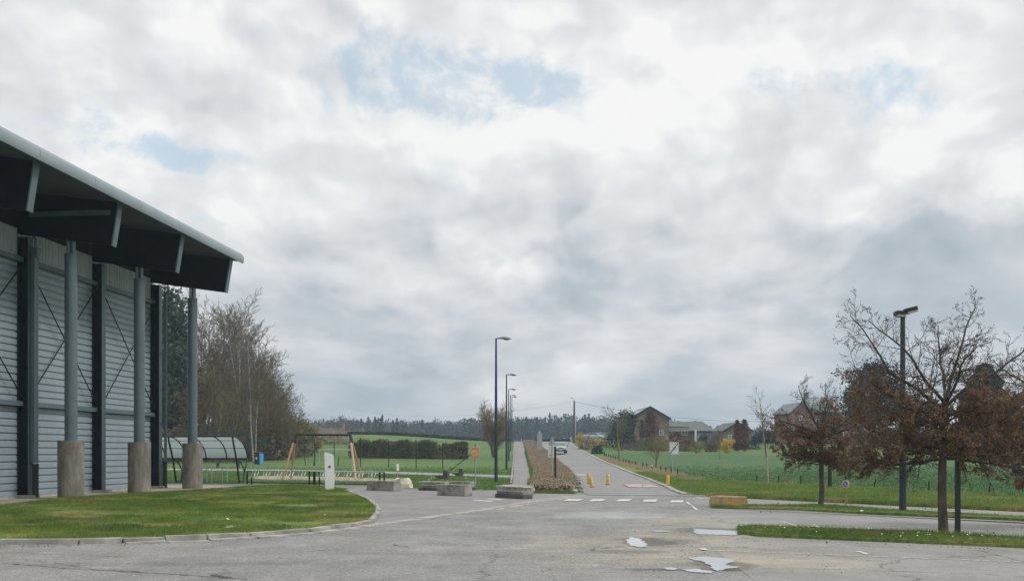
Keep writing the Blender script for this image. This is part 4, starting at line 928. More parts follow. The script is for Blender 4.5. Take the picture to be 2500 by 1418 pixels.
# red-white marker by the field road
p = at(1393, Y=168); s = 168 / F; t = thing('marker_board', 'small red and white striped marker at the end of the field road', 'marker', p)
b = MB(); b.tube([(-.35, 0, 0), (-.35, 0, 28 * s)], .05, 6); b.build('post', m_rust, t)
b = MB(); b.box((.1, 0, 10 * s), (4 * s, .04, 14 * s), ry=R(-14)); q = b.build('board', m_signwhite, t)
b = MB(); [b.box((.1 + d_, -.03, z_ * s), (3.4 * s, .02, 2.2 * s), ry=R(-25)) for z_, d_ in ((5, .1), (10, 0), (15, -.1))]; b.build('stripe', mat('red_stripe', (.45, .05, .04), rough=.6), q)
# no parking disc
p = at(2065, 1231); s = p.y / F; t = thing('no_parking_sign', 'small blue no parking disc facing sideways on a yellowish stake', 'road sign', p, R(-52))
b = MB(); b.tube([(0, .02, 0), (0, .02, 50 * s)], .026, 6); b.build('pole', mat('mossy_stake', (.25, .20, .06), (.34, .27, .10), 4, .9), t)
b = MB(); b.disc((0, 0, 50 * s), 9.2 * s, -.02, 24, 'y'); d_ = b.build('disc', m_signwhite, t)
b = MB(); b.disc((0, -.021, 50 * s), 8.8 * s, -.003, 24, 'y'); b.build('rim', mat('faded_red', (.62, .32, .30), rough=.6), d_)
b = MB(); b.disc((0, -.025, 50 * s), 6.9 * s, -.003, 24, 'y'); b.build('field', mat('sign_blue', (.05, .16, .50), rough=.5), d_)
b = MB(); b.box((0, -.03, 50 * s), (13.4 * s, .003, 2.0 * s), ry=R(42)); b.build('slash', mat('pale_red', (.62, .30, .30), rough=.6), d_)
# ---- concrete blocks
def cblock(lb, pa, pb, hpx, depth, m=None, lip=0, flare=.03, rot=0, name='concrete_block', cap=None, foot=None, group='concrete blocks closing the plaza'):
    a = at(*pa); c = at(*pb); mid_ = (a + c) / 2; L = (c - a).length; s = mid_.y / F; h = hpx * s; ang = math.atan2(c.y - a.y, c.x - a.x) + rot
    d = Vector((-math.sin(ang), math.cos(ang), 0)) * depth / 2
    t = thing(name, lb, 'concrete block', mid_ + d + Vector((0, 0, .012)), ang, group); m = m or m_block
    f = .0
    if foot:
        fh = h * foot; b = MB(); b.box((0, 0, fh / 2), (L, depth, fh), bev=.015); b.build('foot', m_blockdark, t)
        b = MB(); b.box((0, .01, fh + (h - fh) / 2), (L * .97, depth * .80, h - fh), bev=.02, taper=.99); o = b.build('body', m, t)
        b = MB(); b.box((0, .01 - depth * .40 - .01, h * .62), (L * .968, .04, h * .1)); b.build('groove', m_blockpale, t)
    else:
        b = MB(); b.box((0, 0, h / 2), (L * (1 + flare * .5), depth * (1 + flare), h), bev=.02, taper=1 - flare); o = b.build('body', m, t)
    if cap:
        b = MB(); b.box((0, .01, h - cap / 2 + .01), (L * .99, depth * .86, cap), bev=.01); b.build('top_edge', m_blockpale, t)
    return t
cblock('plain weathered block left of the broken rock, nearest the white pillar', (895, 1197), (961, 1199.5), 24.5, .42)
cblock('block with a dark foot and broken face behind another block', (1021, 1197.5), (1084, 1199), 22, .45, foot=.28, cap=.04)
cblock('plain lichen grey block standing in front of two others', (1067, 1209.5), (1135, 1212), 27.5, .42)
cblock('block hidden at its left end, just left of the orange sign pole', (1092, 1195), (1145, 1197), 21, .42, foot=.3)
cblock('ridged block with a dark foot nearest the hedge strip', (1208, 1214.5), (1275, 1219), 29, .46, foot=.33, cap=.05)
cblock('dark edged block pushed up behind the ridged one', (1221, 1206), (1286, 1209), 22, .42, m=m_block, cap=.05)
cblock('big rust and yellow stained block at the corner of the car park', (1731, 1238), (1801, 1241.5), 28, .52, m=m_lichen, flare=.06, name='stained_concrete_block', group=None)
def rock(lb, pa, pb, hpx, m, seed, name='broken_rock', sq=1):
    a = at(*pa); c = at(*pb); mid_ = (a + c) / 2; L = (c - a).length; h = hpx * mid_.y / F; rn = random.Random(seed)
    b = MB(); vs = []
    for z, k in ((0, 1), (.45, 1.02), (.85, .8), (1.0, .55)):
        for i in range(7):
            an = 2 * math.pi * i / 7 + rn.uniform(-.15, .15); r = k * rn.uniform(.85, 1.05); vs.append((math.cos(an) * r * L / 2, math.sin(an) * r * .3, z * h * (rn.uniform(.85, 1.05) if z else 1)))
    fs = [tuple(range(6, -1, -1)), tuple(range(21, 28))] + [(r_ * 7 + i, r_ * 7 + (i + 1) % 7, r_ * 7 + 7 + (i + 1) % 7, r_ * 7 + 7 + i) for r_ in range(3) for i in range(7)]
    b.add(vs, fs); o = b.build(name, m, None, bevel=.015); o.location = mid_ + Vector((0, .3, .01)); tag(o, lb, 'rock')
rock('broken pale rock with a cream face beside the plain weathered block', (963, 1191), (998, 1192.5), 25, mat('broken_rock', (.30, .25, .18), (.58, .52, .42), 3, .95, bump=.5, bscale=14, c3=(.72, .68, .60)), 3)
rock('small pointed whitish stone at the near corner of the hedge strip', (1280, 1203), (1300, 1204.5), 18, m_blockpale, 9, 'pointed_stone')
# ---- lounge seats
def lounge(lb, px, py, sc_, rz):
    p = at(px, py); s = p.y / F * sc_; t = thing('lounge_seat', lb, 'seat', p, rz, 'concrete lounge seats on the grass')
    pr = [(-16, 10.5), (-14, 7.5), (-6, 5), (-3, 1), (3, 0), (11, 0), (15, 5), (16.5, 12), (16, 20), (13, 23), (7, 23.5), (5.2, 21), (7, 18.5), (4.5, 15), (5, 11), (-15, 11.5)]
    b = MB(); b.prism([(x * s, z * s) for x, z in pr], -.32, .32); b.build('body', mat('dark_concrete', (.045, .045, .038), (.10, .10, .085), 5, .9, fine=.2), t, bevel=.015)
    b = MB(); b.box((-4.5 * s, 0, 11.9 * s), (20 * s, .60, .03)); b.build('seat', m_blockpale, t)
lounge('dark concrete lounge seat on the grass, larger and nearer of the pair', 1079, 1170.5, 1., R(-8)); lounge('dark concrete lounge seat on the grass, smaller one behind to the right', 1118, 1162, .82, R(-8))
# ---- yellow bollards
def bollard(lb, px, py, hpx, tilt=0, az=0, band=True):
    p = at(px, py); s = p.y / F; h = hpx * s; r = 4.4 * s; t = thing('bollard', lb, 'bollard', p + Vector((0, 0, .02)), 0, 'battered yellow bollards across the road'); t.rotation_euler = (0, R(tilt), R(az))
    b = MB(); b.tube([(0, 0, 0), (0, 0, h * .35), (.01, 0, h * .5), (0, 0, h * .9), (0, 0, h)], [r * 1.08, r * 1.02, r * .9, r * 1.0, r * .8], 12); b.build('body', m_yel, t, smooth=True)
    if band:
        for z in (.50, .78):
            b = MB(); b.tube([(0, 0, h * z), (0, 0, h * (z + .07))], r * 1.035, 12); b.build('band', m_band, t)
    b = MB(); b.tube([(0, 0, -.005), (0, 0, .03)], r * 1.25, 12); b.build('foot', m_blockdark, t); return t
bollard('yellow bollard leaning behind another at the left side of the road', 1438.5, 1181, 26, -5); bollard('crushed yellow bollard with pale band, in front of its neighbour', 1445, 1190, 26, -9, 10)
bollard('upright yellow bollard with white marks standing alone in the road', 1484, 1183.5, 27); bollard('darker yellow bollard at the kerb on the right of the road', 1630, 1186.5, 27, 1, band=False)
# ---- rubber speed cushion remains
b = MB(); A_ = W2((1522, 1184), (1566, 1184), (1569, 1191), (1535, 1190.5)); B_ = W2((1568, 1184.4), (1585, 1184.8), (1608, 1190), (1606, 1191.3), (1571, 1191))
cu = thing('speed_cushion', 'flattened red and white speed cushion plates lying on the road', 'speed cushion', A_[0])
m_pink = mat('worn_red_white', (.44, .42, .41), (.46, .32, .30), 1.4, .8, fine=.18, fscale=30, c3=(.40, .19, .165), lo=.42, hi=.60)
for Q in (A_, B_):
    b = MB(); n = len(Q); b.add([q - A_[0] + Vector((0, 0, .026)) for q in Q] + [q - A_[0] + Vector((0, 0, .06)) for q in Q], [tuple(range(n - 1, -1, -1)), tuple(range(n, 2 * n))] + [(i, (i + 1) % n, n + (i + 1) % n, n + i) for i in range(n)]); b.build('plate', m_pink, cu)
# ---- meadow fence posts
FPT = [(1475.5, 1111.5, 9), (1480, 1115, 9), (1485.5, 1117.6, 10), (1491, 1119.4, 10), (1496.8, 1121.5, 11), (1502.3, 1124.1, 11), (1508.4, 1127.3, 12), (1521.7, 1133, 13), (1528.4, 1133.5, 13), (1535.5, 1136.5, 14), (1543.4, 1137.6, 13), (1552.2, 1140.5, 15), (1569.6, 1144.4, 16), (1579.3, 1145.5, 15), (1594, 1149.3, 13), (1613, 1154.3, 18), (1626, 1158.2, 19), (1639, 1161.3, 20), (1654.6, 1164, 20),
       (1848, 1176.5, 16), (1901, 1180.5, 21), (1955.5, 1183.5, 24), (2135, 1192.5, 24), (2267, 1202.5, 30), (2414, 1207, 30)]
fg = 'short dark posts of the meadow fence'
def ordn(i):
    U = ['first', 'second', 'third', 'fourth', 'fifth', 'sixth', 'seventh', 'eighth', 'ninth', 'tenth', 'eleventh', 'twelfth', 'thirteenth', 'fourteenth', 'fifteenth', 'sixteenth', 'seventeenth', 'eighteenth', 'nineteenth']
    i += 1; return U[i - 1] if i < 20 else {20: 'twentieth', 30: 'thirtieth', 40: 'fortieth', 50: 'fiftieth', 60: 'sixtieth'}.get(i, {2: 'twenty-', 3: 'thirty-', 4: 'forty-', 5: 'fifty-', 6: 'sixty-'}[i // 10] + U[i % 10 - 1])
for i, (px, py, h) in enumerate(FPT):
    p = at(px, py); s = p.y / F; b = MB(); tl = {14: -12, 24: 9, 20: 1, 22: 7, 23: 2}.get(i, random.Random(i).uniform(-2, 2)); r = 1.55 * s if i < 19 else 1.9 * s
    rn = random.Random(i * 3); b.tube([(0, 0, -.05), (rn.uniform(-.01, .01), 0, h * s * .5), (0, 0, h * s - .02), (0.004, 0, h * s)], [r, r * .95, r * .9, r * .6], 7)
    o = b.build('fence_post', m_darkwood); o.location = p; o.rotation_euler.y = R(tl)
    lb = f'short dark fence post, {ordn(i)} along the dry grass from the far end' if i < 19 else {19: 'lone dark fence post left of the young birch at the meadow edge', 20: 'dark fence post just right of the young birch trunk', 21: 'dark meadow post left of the smaller brown leaved tree trunk', 22: 'leaning dark meadow post right of the blue disc sign', 23: 'dark meadow post between the light mast and the nearest tree', 24: 'leaning dark meadow post with a branch snagged on it, farthest right'}[i]
    if i == 14: lb = 'leaning broken fence post with a pale top in the dry grass'
    tag(o, lb, 'fence post', fg)
    if i == 24:
        b = MB(); b.tube([(0, 0, h * s * .75), (.2, 0, h * s * .82), (.5, 0, h * s * .74)], .012, 5); b.build('snagged_branch', m_darkwood, o)
    if i == 14:
        b = MB(); b.ball((0, 0, h * s), .1, 7, 5, rough=.2); b.build('pale_top', m_woodpale, o)
# ---- litter on the lawn
def scrap(px, py, w, lb, seed, dz=.10):
    p = at(px, py); rn = random.Random(seed); b = MB(); n = 6; r = w / 2
    vs = [(math.cos(2 * math.pi * i / n) * r * rn.uniform(.6, 1.1), math.sin(2 * math.pi * i / n) * r * rn.uniform(.5, 1), rn.uniform(.0, .04)) for i in range(n)] + [(0, 0, .05)]
    b.add(vs, [(i, (i + 1) % n, n) for i in range(n)] + [tuple(range(n - 1, -1, -1))]); o = b.build('paper_scrap', m_white); o.location = p + Vector((0, 0, dz)); tag(o, lb, 'litter')
scrap(793, 1268, .11, 'crumpled white paper scrap on the lawn below the white pillar', 1); scrap(555, 1279, .12, 'flat pale paper scrap in the middle of the lawn', 2)
scrap(2104, 1257, .12, 'white crumpled scrap on the far grass strip left of the light mast', 4)
# flat drain cover at the lawn's edge
sheet('drain_cover', [p.xy for p in W2((548, 1299), (560, 1293.5), (600, 1293), (640, 1296), (636, 1300), (590, 1301))], .10, m_conc, None); o = bpy.data.objects['drain_cover']; tag(o, 'flat grey concrete cover sunk in the grass near the front kerb', 'drain cover')
# ---- car on the road
def car(name, lb, p, rz, col, group=None):
    t = thing(name, lb, 'car', p, rz, group); m_c = mat('car_paint', col, rough=.3, spec=.6, metal=.2); gl = mat('car_glass', (.10, .13, .15), rough=.08, spec=.8)
    # body lofted along y (front at -y)
    secs = [(-2.05, .30, .62, .74), (-1.98, .26, .74, .84), (-1.2, .24, .92, .88), (-.95, .24, .97, .88), (1.75, .24, .98, .88), (2.0, .28, .90, .82), (2.06, .35, .7, .74)]
    b = MB(); vs = []; k = 10
    for y, z0, z1, w in secs:
        for x_, z_ in ((-w * .92, z0), (-w, z0 + .12), (-w, z0 + (z1 - z0) * .6), (-w * .95, z1 - .06), (-w * .86, z1), (w * .86, z1), (w * .95, z1 - .06), (w, z0 + (z1 - z0) * .6), (w, z0 + .12), (w * .92, z0)): vs.append((x_, y, z_))
    n = len(secs); b.add(vs, [(i * k + j, i * k + (j + 1) % k, (i + 1) * k + (j + 1) % k, (i + 1) * k + j) for i in range(n - 1) for j in range(k)] + [tuple(range(k)), tuple(range((n - 1) * k + k - 1, (n - 1) * k - 1, -1))]); b.build('body', m_c, t, smooth=True)
    b = MB(); cs = [(-1.0, .96, .78), (-.35, 1.40, .62), (.2, 1.47, .62), (1.1, 1.44, .61), (1.8, .97, .76)]
    vs = []
    for y, z, w in cs: vs += [(-w, y, z), (w, y, z)]
    base = [(-.79, -1.02, .93), (.79, -1.02, .93), (.79, 1.84, .93), (-.79, 1.84, .93)]
    b.add(vs + base, [(0, 1, 3, 2), (6, 7, 9, 8), (10, 11, 1, 0), (8, 9, 12, 13), (10, 0, 2, 4, 6, 8, 13), (11, 12, 9, 7, 5, 3, 1)]); b.build('window', gl, t)
    b = MB(); b.add([(-.62, -.36, 1.405), (.62, -.36, 1.405), (.62, .2, 1.475), (-.62, .2, 1.475), (.61, 1.1, 1.445), (-.61, 1.1, 1.445)], [(0, 1, 2, 3), (3, 2, 4, 5)]); b.build('roof', m_c, t)
    for sx in (-1, 1):
        b = MB(); b.tube([(sx * .78, -1.0, .95), (sx * .62, -.36, 1.41)], .03, 5); b.build('pillar', m_c, t)
        b = MB(); b.box((sx * .62, -2.02, .70), (.32, .10, .15), bev=.02); b.build('headlight', mat('headlight', (.55, .58, .60), rough=.15), t)
        b = MB(); b.box((sx * .98, -.72, 1.0), (.17, .12, .13), bev=.02); b.build('mirror', m_blk, t)
        for yy in (-1.3, 1.35):
            b = MB(); b.disc((sx * .70, yy, .31), .31, sx * .2, 16, 'x'); w_ = b.build('wheel', m_blk, t); b = MB(); b.disc((sx * .902, yy, .31), .19, sx * .01, 12, 'x'); b.build('rim', m_galv, w_)
    b = MB(); b.box((0, -2.06, .66), (.62, .04, .13)); b.build('grille', m_blk, t)
    b = MB(); b.box((0, -2.06, .36), (1.50, .06, .20)); b.build('bumper', m_blk, t)
    b = MB(); b.box((0, -2.10, .47), (.5, .015, .11)); b.build('number_plate', m_signwhite, t); return t
p = at(1366, Y=131); p.z = gz(p.x, p.y + 2) + .04; c_ = car('parked_car', 'silver grey car coming up the road, half behind the sign', p, R(1), (.42, .45, .46))
p = at(1450, Y=176); p.z += .0; car('parked_car', 'silver blue car parked behind yellow bushes, left of two', p + Vector((0, 0, .35)), R(75), (.42, .48, .52), 'cars parked beyond the roadside bushes')
p = at(1470, Y=180); car('parked_car', 'dark blue windowed car parked behind yellow bushes, right of two', p + Vector((0, 0, .35)), R(-80), (.30, .36, .40), 'cars parked beyond the roadside bushes')
# ================================================================ HOUSES AND WALLS
def brick_mat(name, c1, c2, c3, s=1.0):
    m, n, b = material(name); co = n.node('ShaderNodeTexCoord').outputs['Object']
    sp = n.node('ShaderNodeSeparateXYZ'); n.l.new(co, sp.inputs[0]); uv = n.xyz(n.math('ADD', sp.outputs[0], sp.outputs[1]), sp.outputs[2], 0)
    br = n.node('ShaderNodeTexBrick'); n.l.new(uv, br.inputs['Vector']); br.inputs['Color1'].default_value = (*c1, 1); br.inputs['Color2'].default_value = (*c2, 1); br.inputs['Mortar'].default_value = (*c3, 1)
    br.inputs['Scale'].default_value = 4 * s; br.inputs['Mortar Size'].default_value = .02
    c = n.scale(br.outputs[0], n.sstep(n.noise(co, 1.6, 6, .7), .3, .7, .72, 1.28))
    n.l.new(c, b.inputs['Base Color']); b.inputs['Roughness'].default_value = .9; return m
m_brickbrown = brick_mat('brown_brick', (.15, .105, .08), (.20, .14, .105), (.22, .20, .17))
m_brickred = brick_mat('red_brick', (.20, .10, .075), (.27, .145, .11), (.26, .22, .19))
m_brickpink = brick_mat('old_wall_brick', (.25, .16, .135), (.32, .215, .18), (.30, .27, .24))
m_slate = mat('slate', (.085, .095, .095), (.13, .14, .135), 1.5, .7, fine=.15, fscale=6, stretch=(1, 1, 3))
m_slateblue = mat('blue_slate', (.14, .165, .18), (.20, .225, .235), 1.5, .6, fine=.12, fscale=6)
m_trimdk = mat('dark_trim', (.02, .032, .045), rough=.5)
m_wglass = mat('window_glass', (.10, .14, .17), (.25, .31, .35), 1.2, .12, spec=.7)
m_paleclad = mat('pale_boarding', (.28, .27, .25), (.36, .35, .33), 4, .8, stretch=(5, 5, .2))
m_solar = mat('solar_panel', (.35, .37, .38), rough=.12, metal=.6)
def gable(name, root, w, d, he, hr, mw, mr, over=.35, trim=True, along='y'):
    """gabled block: gable width w along x, depth d along y, origin at the front left ground corner"""
    b = MB(); b.prism([(0, 0), (w, 0), (w, he), (w / 2, hr), (0, he)], 0, d); wl = b.build('wall', mw, root)
    th = .18; sl = (hr - he) / (w / 2)
    rs = []
    for s in (-1, 1):
        b = MB(); e = w / 2 + over; xe = w / 2 + s * e; ze = hr - sl * e
        b.prism([(w / 2, hr + .02), (xe, ze + .02), (xe, ze + .02 + th), (w / 2, hr + .02 + th)], -.25, d + .25); rs.append(b.build('roof', mr, root))
        if trim:
            b = MB(); b.prism([(w / 2, hr - .12), (xe, ze - .12), (xe, ze + .06 + th), (w / 2, hr + .06 + th)], -.30, -.252); b.build('barge_board', m_trimdk, root)
    return wl, rs
def win(root, x, z, w, h, y=-.02, glass=None, frame=None):
    b = MB(); f_ = .07
    for c, s in (((x, y, z + h / 2), (w + .1, .06, f_)), ((x, y, z - h / 2), (w + .1, .06, f_)), ((x - w / 2, y, z), (f_, .055, h)), ((x + w / 2, y, z), (f_, .055, h))): b.box(c, s)
    fr = b.build('window', frame or m_signwhite, root); b = MB(); b.box((x, y + .005, z), (w - .02, .03, h - .02)); b.build('pane', glass or m_wglass, fr); return fr
Yh = 166.; s = Yh / F; O = Vector(((1541 - 1250) * s, Yh, gz(23, Yh) - .15))
h1 = thing('long_brick_house', 'low brown brick house with a big gable, solar panels and a long slate wing', 'house', O, R(2))
base_z = O.z
def zz(py, Y=Yh): return EYE + (HY - py) / F * Y - base_z
wl, rs = gable('main', h1, 93 * s, 13, zz(1021), zz(994), m_brickbrown, m_slate)
# solar panels on the left slope
w_ = 93 * s; sl = (zz(994) - zz(1021)) / (w_ / 2); b = MB()
for k in range(5):
    y0 = .6 + k * 1.75; xa, xb = w_ / 2 - .9, w_ / 2 - 3.2; za, zb = zz(994) - sl * .9 + .26, zz(994) - sl * 3.2 + .26
    b.add([(xa, y0, za), (xb, y0, zb), (xb, y0 + 1.65, zb), (xa, y0 + 1.65, za), (xa, y0, za - .05), (xb, y0, zb - .05), (xb, y0 + 1.65, zb - .05), (xa, y0 + 1.65, za - .05)], [(0, 3, 2, 1), (0, 1, 5, 4), (1, 2, 6, 5), (2, 3, 7, 6), (3, 0, 4, 7)])
b.build('solar_panel', m_solar, rs[0])
win(h1, 74 * s, zz(1056), 9 * s, 11 * s)
# wing to the right
wx0 = 93 * s; wx1 = 211 * s; ze = zz(1050); zrg = zz(1025)
b = MB(); b.box(((wx0 + wx1) / 2, 6.5, ze / 2), (wx1 - wx0 - .02, 7, ze)); b.build('wall', m_brickbrown, h1)
b = MB(); b.add([(wx0 - .0, 2.7, ze - .05), (wx1 + .4, 2.7, ze - .05), (wx1 - 1.0, 6.5, zrg), (wx0, 6.5, zrg), (wx1 + .4, 10.3, ze - .05), (wx0, 10.3, ze - .05)], [(0, 1, 2, 3), (1, 4, 2), (3, 2, 4, 5), (0, 5, 4, 1), (0, 3, 5)]); b.build('roof', m_slate, h1)
b = MB(); b.box(((wx0 + wx1) / 2, 2.66, ze - .1), (wx1 - wx0 + .6, .10, .16)); b.build('gutter', m_trimdk, h1)
b = MB(); b.box((wx0 + 27 * s, 2.4, zz(1046)), (56 * s, 1.2, 12 * s)); b.build('dormer_panel', m_paleclad, h1)
b = MB(); b.add([(wx0, 1.7, zz(1040)), (wx0 + 56 * s, 1.7, zz(1040)), (wx0 + 30 * s, 4.4, zz(1031)), (wx0, 4.6, zz(1030))], [(0, 1, 2, 3)]); b.prism([(wx0, zz(1041)), (wx0 + 56 * s, zz(1041)), (wx0 + 56 * s, zz(1039.6)), (wx0, zz(1039.6))], 1.7, 3.0); b.build('porch_roof', m_slate, h1)
for x in (36, 44, 52): win(h1, wx0 + x * s, zz(1056), 6 * s, 9 * s, 2.93)
win(h1, wx0 + 86 * s, zz(1062), 17 * s, 16 * s, 2.93, frame=m_trimdk); win(h1, wx0 + 108 * s, zz(1066), 9 * s, 18 * s, 2.93)
b = MB(); b.box((wx0 + 71 * s, 1.8, zz(1062)), (4.5 * s, .3, 30 * s)); b.build('pale_column', m_signwhite, h1)
# link wall and the small gabled garage
O2 = Vector(((1764 - 1250) * s, Yh - 1, base_z)); h2 = thing('garage', 'small brown brick gabled garage right of the long low house', 'garage', O2, R(3))
gable('garage', h2, 68 * s, 9, zz(1052), zz(1032.5), m_brickbrown, m_slate, .2)
b = MB(); b.box((-9 * s, 3, zz(1051) / 2), (17.5 * s, .3, zz(1051))); b.build('link_wall', m_brickbrown, h2)
win(h2, 15 * s, zz(1068), 8 * s, 12 * s)
# tall red brick house behind the brown leaved trees
Y3 = 160.; s3 = Y3 / F; O3 = Vector(((1931 - 1250) * s3, Y3, gz(45, Y3) - .4)); base_z = O3.z
h3 = thing('red_brick_house', 'tall red brick farmhouse with slate roof, half hidden by brown leaved trees', 'house', O3, R(4))
def z3(py): return EYE + (HY - py) / F * Y3 - base_z
gable('wing', h3, 48 * s3, 8, z3(1006), z3(984), m_brickred, m_slateblue, .25, False)
x0 = 48 * s3; x1 = 182 * s3; ze = z3(1003); zrg = z3(965)
b = MB(); b.box(((x0 + x1) / 2, 5, ze / 2), (x1 - x0 - .02, 9, ze)); mw = b.build('wall', m_brickred, h3)
b = MB(); b.prism([(.4, ze - .1), (9.6, ze - .1), (5, zrg)], x0 + .8 * 0 + 14 * s3, x1 + .3, 'x'); rf = b.build('roof', m_slateblue, h3)
b = MB(); b.prism([(.35, ze - .2), (9.65, ze - .2), (5, zrg + .12)], x0 + 12 * s3, x0 + 14 * s3 - .01, 'x'); b.build('gable_end', m_slateblue, h3)
for cx, cw, top in ((66, 9, 958), (176, 9, 958)):
    b = MB(); b.box((cx * s3, 5, (zrg + z3(top)) / 2 - .5), (cw * s3, .8, z3(top) - zrg + 1.6)); b.box((cx * s3, 5, z3(top) + .25), (cw * s3 + .12, .92, .12)); b.build('chimney', m_slateblue if cx < 100 else m_brickred, h3)
for px in (104, 149):
    sl = (zrg - ze) / 4.5; y = 3.0; z = ze + sl * (y - .4) + .05
    b = MB(); ang = math.atan(sl); b.box((px * s3, y, z), (9 * s3, 1.1, .08), rx=ang); b.build('roof_window', m_solar, h3)
b = MB(); b.box(((x0 + x1) / 2, .40, ze - .05), (x1 - x0, .14, .18)); b.build('gutter', m_signback, h3)
for px, py in ((70, 1030), (96, 1030), (130, 1022), (130, 1062), (96, 1062), (160, 1030)): win(h3, px * s3, z3(py), 9 * s3, 15 * s3, .47, glass=m_blk)
win(h3, 24 * s3, z3(1020), 7 * s3, 11 * s3)
# old brick wall on the left skyline
a = at(776, Y=226); a.z = gz(a.x, a.y) - .5; s4 = 226 / F
wl_ = thing('brick_wall', 'long old pinkish brick wall on the skyline behind the swing', 'wall', a, R(4))
zt = EYE + (HY - 1042) / F * 226 - a.z
b = MB(); b.box((30 * s4, 0, zt / 2), (62 * s4, .35, zt)); b.build('wall', m_brickpink, wl_)
b = MB(); b.box((30 * s4, 0, zt + .06), (63 * s4, .5, .12)); b.build('coping', m_slate, wl_)
b = MB(); b.box((62 * s4, 0, zt / 2 + .3), (5 * s4, .7, zt + .6)); b.box((62 * s4, 0, zt + .75), (5.6 * s4, .8, .3)); b.build('pier', m_brickpink, wl_)
b = MB(); b.box((88 * s4, .6, (zt - .8) / 2), (48 * s4, .35, zt - .8)); b.build('lower_wall', m_brickpink, wl_)
b = MB(); b.box((108 * s4, 0, zt / 2 - .1), (4 * s4, .7, zt - .2)); b.build('end_pier', m_brickpink, wl_)
# ================================================================ VEGETATION
def fol(name, c1, c2, c3, scale=3, tr=.0):
    m, n, b = material(name); co = n.node('ShaderNodeTexCoord').outputs['Object']
    c = n.ramp(n.noise(co, scale, 4, .7), [(.30, c1), (.5, c2), (.70, c3)]); c = n.scale(c, n.sstep(n.noise(co, scale * 9, 2, .5), .3, .7, .7, 1.3))
    n.l.new(c, b.inputs['Base Color']); b.inputs['Roughness'].default_value = .85; b.inputs['Specular IOR Level'].default_value = .15
    if tr:
        t = n.node('ShaderNodeBsdfTranslucent'); n.l.new(c, t.inputs[0]); mx = n.node('ShaderNodeMixShader'); mx.inputs[0].default_value = tr
        n.l.new(b.outputs[0], mx.inputs[1]); n.l.new(t.outputs[0], mx.inputs[2]); out = next(x for x in n.n if x.type == 'OUTPUT_MATERIAL'); n.l.new(mx.outputs[0], out.inputs[0])
    return m
m_bark = mat('bark', (.06, .048, .038), (.14, .115, .09), 9, .95, bump=.6, bscale=20, stretch=(1, 1, .3))
m_barkgrey = mat('grey_bark', (.10, .09, .075), (.20, .18, .15), 9, .95, bump=.5, bscale=20, stretch=(1, 1, .3))
m_barkmoss = mat('mossy_bark', (.16, .13, .05), (.26, .21, .09), 5, .95, bump=.4)
m_birch = mat('birch_bark', (.16, .14, .12), (.42, .40, .36), 3, .85, stretch=(1, 1, 1.5))
m_dkbark = mat('dark_bark', (.025, .022, .022), (.05, .043, .04), 5, .95)
m_twigs = [fol('twigs_brown', (.105, .078, .046), (.155, .120, .074), (.21, .17, .11), .5), fol('twigs_grey', (.12, .102, .078), (.175, .152, .118), (.24, .21, .17), .5), fol('twigs_rust', (.12, .072, .036), (.175, .11, .055), (.22, .15, .08), .5),
           fol('twigs_olive', (.10, .092, .042), (.15, .135, .062), (.21, .185, .085), .5)]
m_leafbrown = fol('withered_leaves', (.125, .082, .056), (.22, .145, .096), (.34, .235, .158), 4, .45)
m_leafred = fol('beech_leaves', (.07, .028, .018), (.12, .05, .03), (.19, .09, .05), 2)
m_hedgeolive = fol('hedge_twigs', (.075, .080, .036), (.13, .13, .06), (.21, .19, .095), 1.2)
m_hedgebrown = fol('dry_hedge', (.23, .175, .12), (.33, .265, .19), (.43, .36, .265), 1.4)
m_yellow = fol('forsythia', (.40, .27, .02), (.58, .42, .03), (.70, .54, .07), 2)
m_evergreen = fol('evergreen', (.012, .026, .020), (.022, .045, .032), (.045, .075, .05), 1.5)
m_spruce = fol('spruce', (.014, .022, .016), (.026, .036, .024), (.055, .05, .03), 1.5)
m_greybush = fol('greyish_shrub', (.07, .065, .05), (.12, .11, .085), (.19, .17, .13), 2)
m_yellowgreen = fol('yellow_green_shrub', (.12, .11, .03), (.22, .20, .05), (.34, .30, .08), 2)
def prisms(name, S, m, parent, n=3):
    """S rows: p0 xyz, p1 xyz, r0, r1 -> n sided tapered twigs"""
    S = np.asarray(S, float); p0 = S[:, :3]; p1 = S[:, 3:6]; d = p1 - p0; d /= np.linalg.norm(d, axis=1)[:, None] + 1e-9
    ref = np.where(np.abs(d[:, 2:3]) < .9, [[0, 0, 1.]], [[1., 0, 0]]); u = np.cross(d, ref); u /= np.linalg.norm(u, axis=1)[:, None] + 1e-9; w = np.cross(d, u)
    K = len(S); V = np.zeros((K, 2 * n, 3))
    for k in range(n):
        a = 2 * np.pi * k / n; o = u * np.cos(a) + w * np.sin(a); V[:, k] = p0 + o * S[:, 6:7]; V[:, n + k] = p1 + o * S[:, 7:8]
    b0 = np.arange(K)[:, None] * 2 * n; Fc = np.concatenate([b0 + [k, (k + 1) % n, n + (k + 1) % n, n + k] for k in range(n)], 0)
    return npmesh(name, V.reshape(-1, 3), Fc, m, parent)
def leafmesh(name, P, size, m, parent, seed=0, aspect=1.0, droop=None):
    rg = np.random.default_rng(seed); K = len(P); a = rg.normal(size=(K, 3)); a /= np.linalg.norm(a, axis=1)[:, None]
    if droop is not None: a = a * (1 - droop) + np.array([0, 0, -1.]) * droop; a /= np.linalg.norm(a, axis=1)[:, None]
    b = np.cross(a, rg.normal(size=(K, 3))); b /= np.linalg.norm(b, axis=1)[:, None] + 1e-9
    s = (size * rg.uniform(.6, 1.3, K))[:, None] / 2; c = np.cross(a, b) * s * .25
    V = np.stack([P - a * s * aspect, P + b * s + c, P + a * s * aspect, P - b * s + c], 1)
    return npmesh(name, V.reshape(-1, 3), np.arange(K * 4).reshape(-1, 4), m, parent)
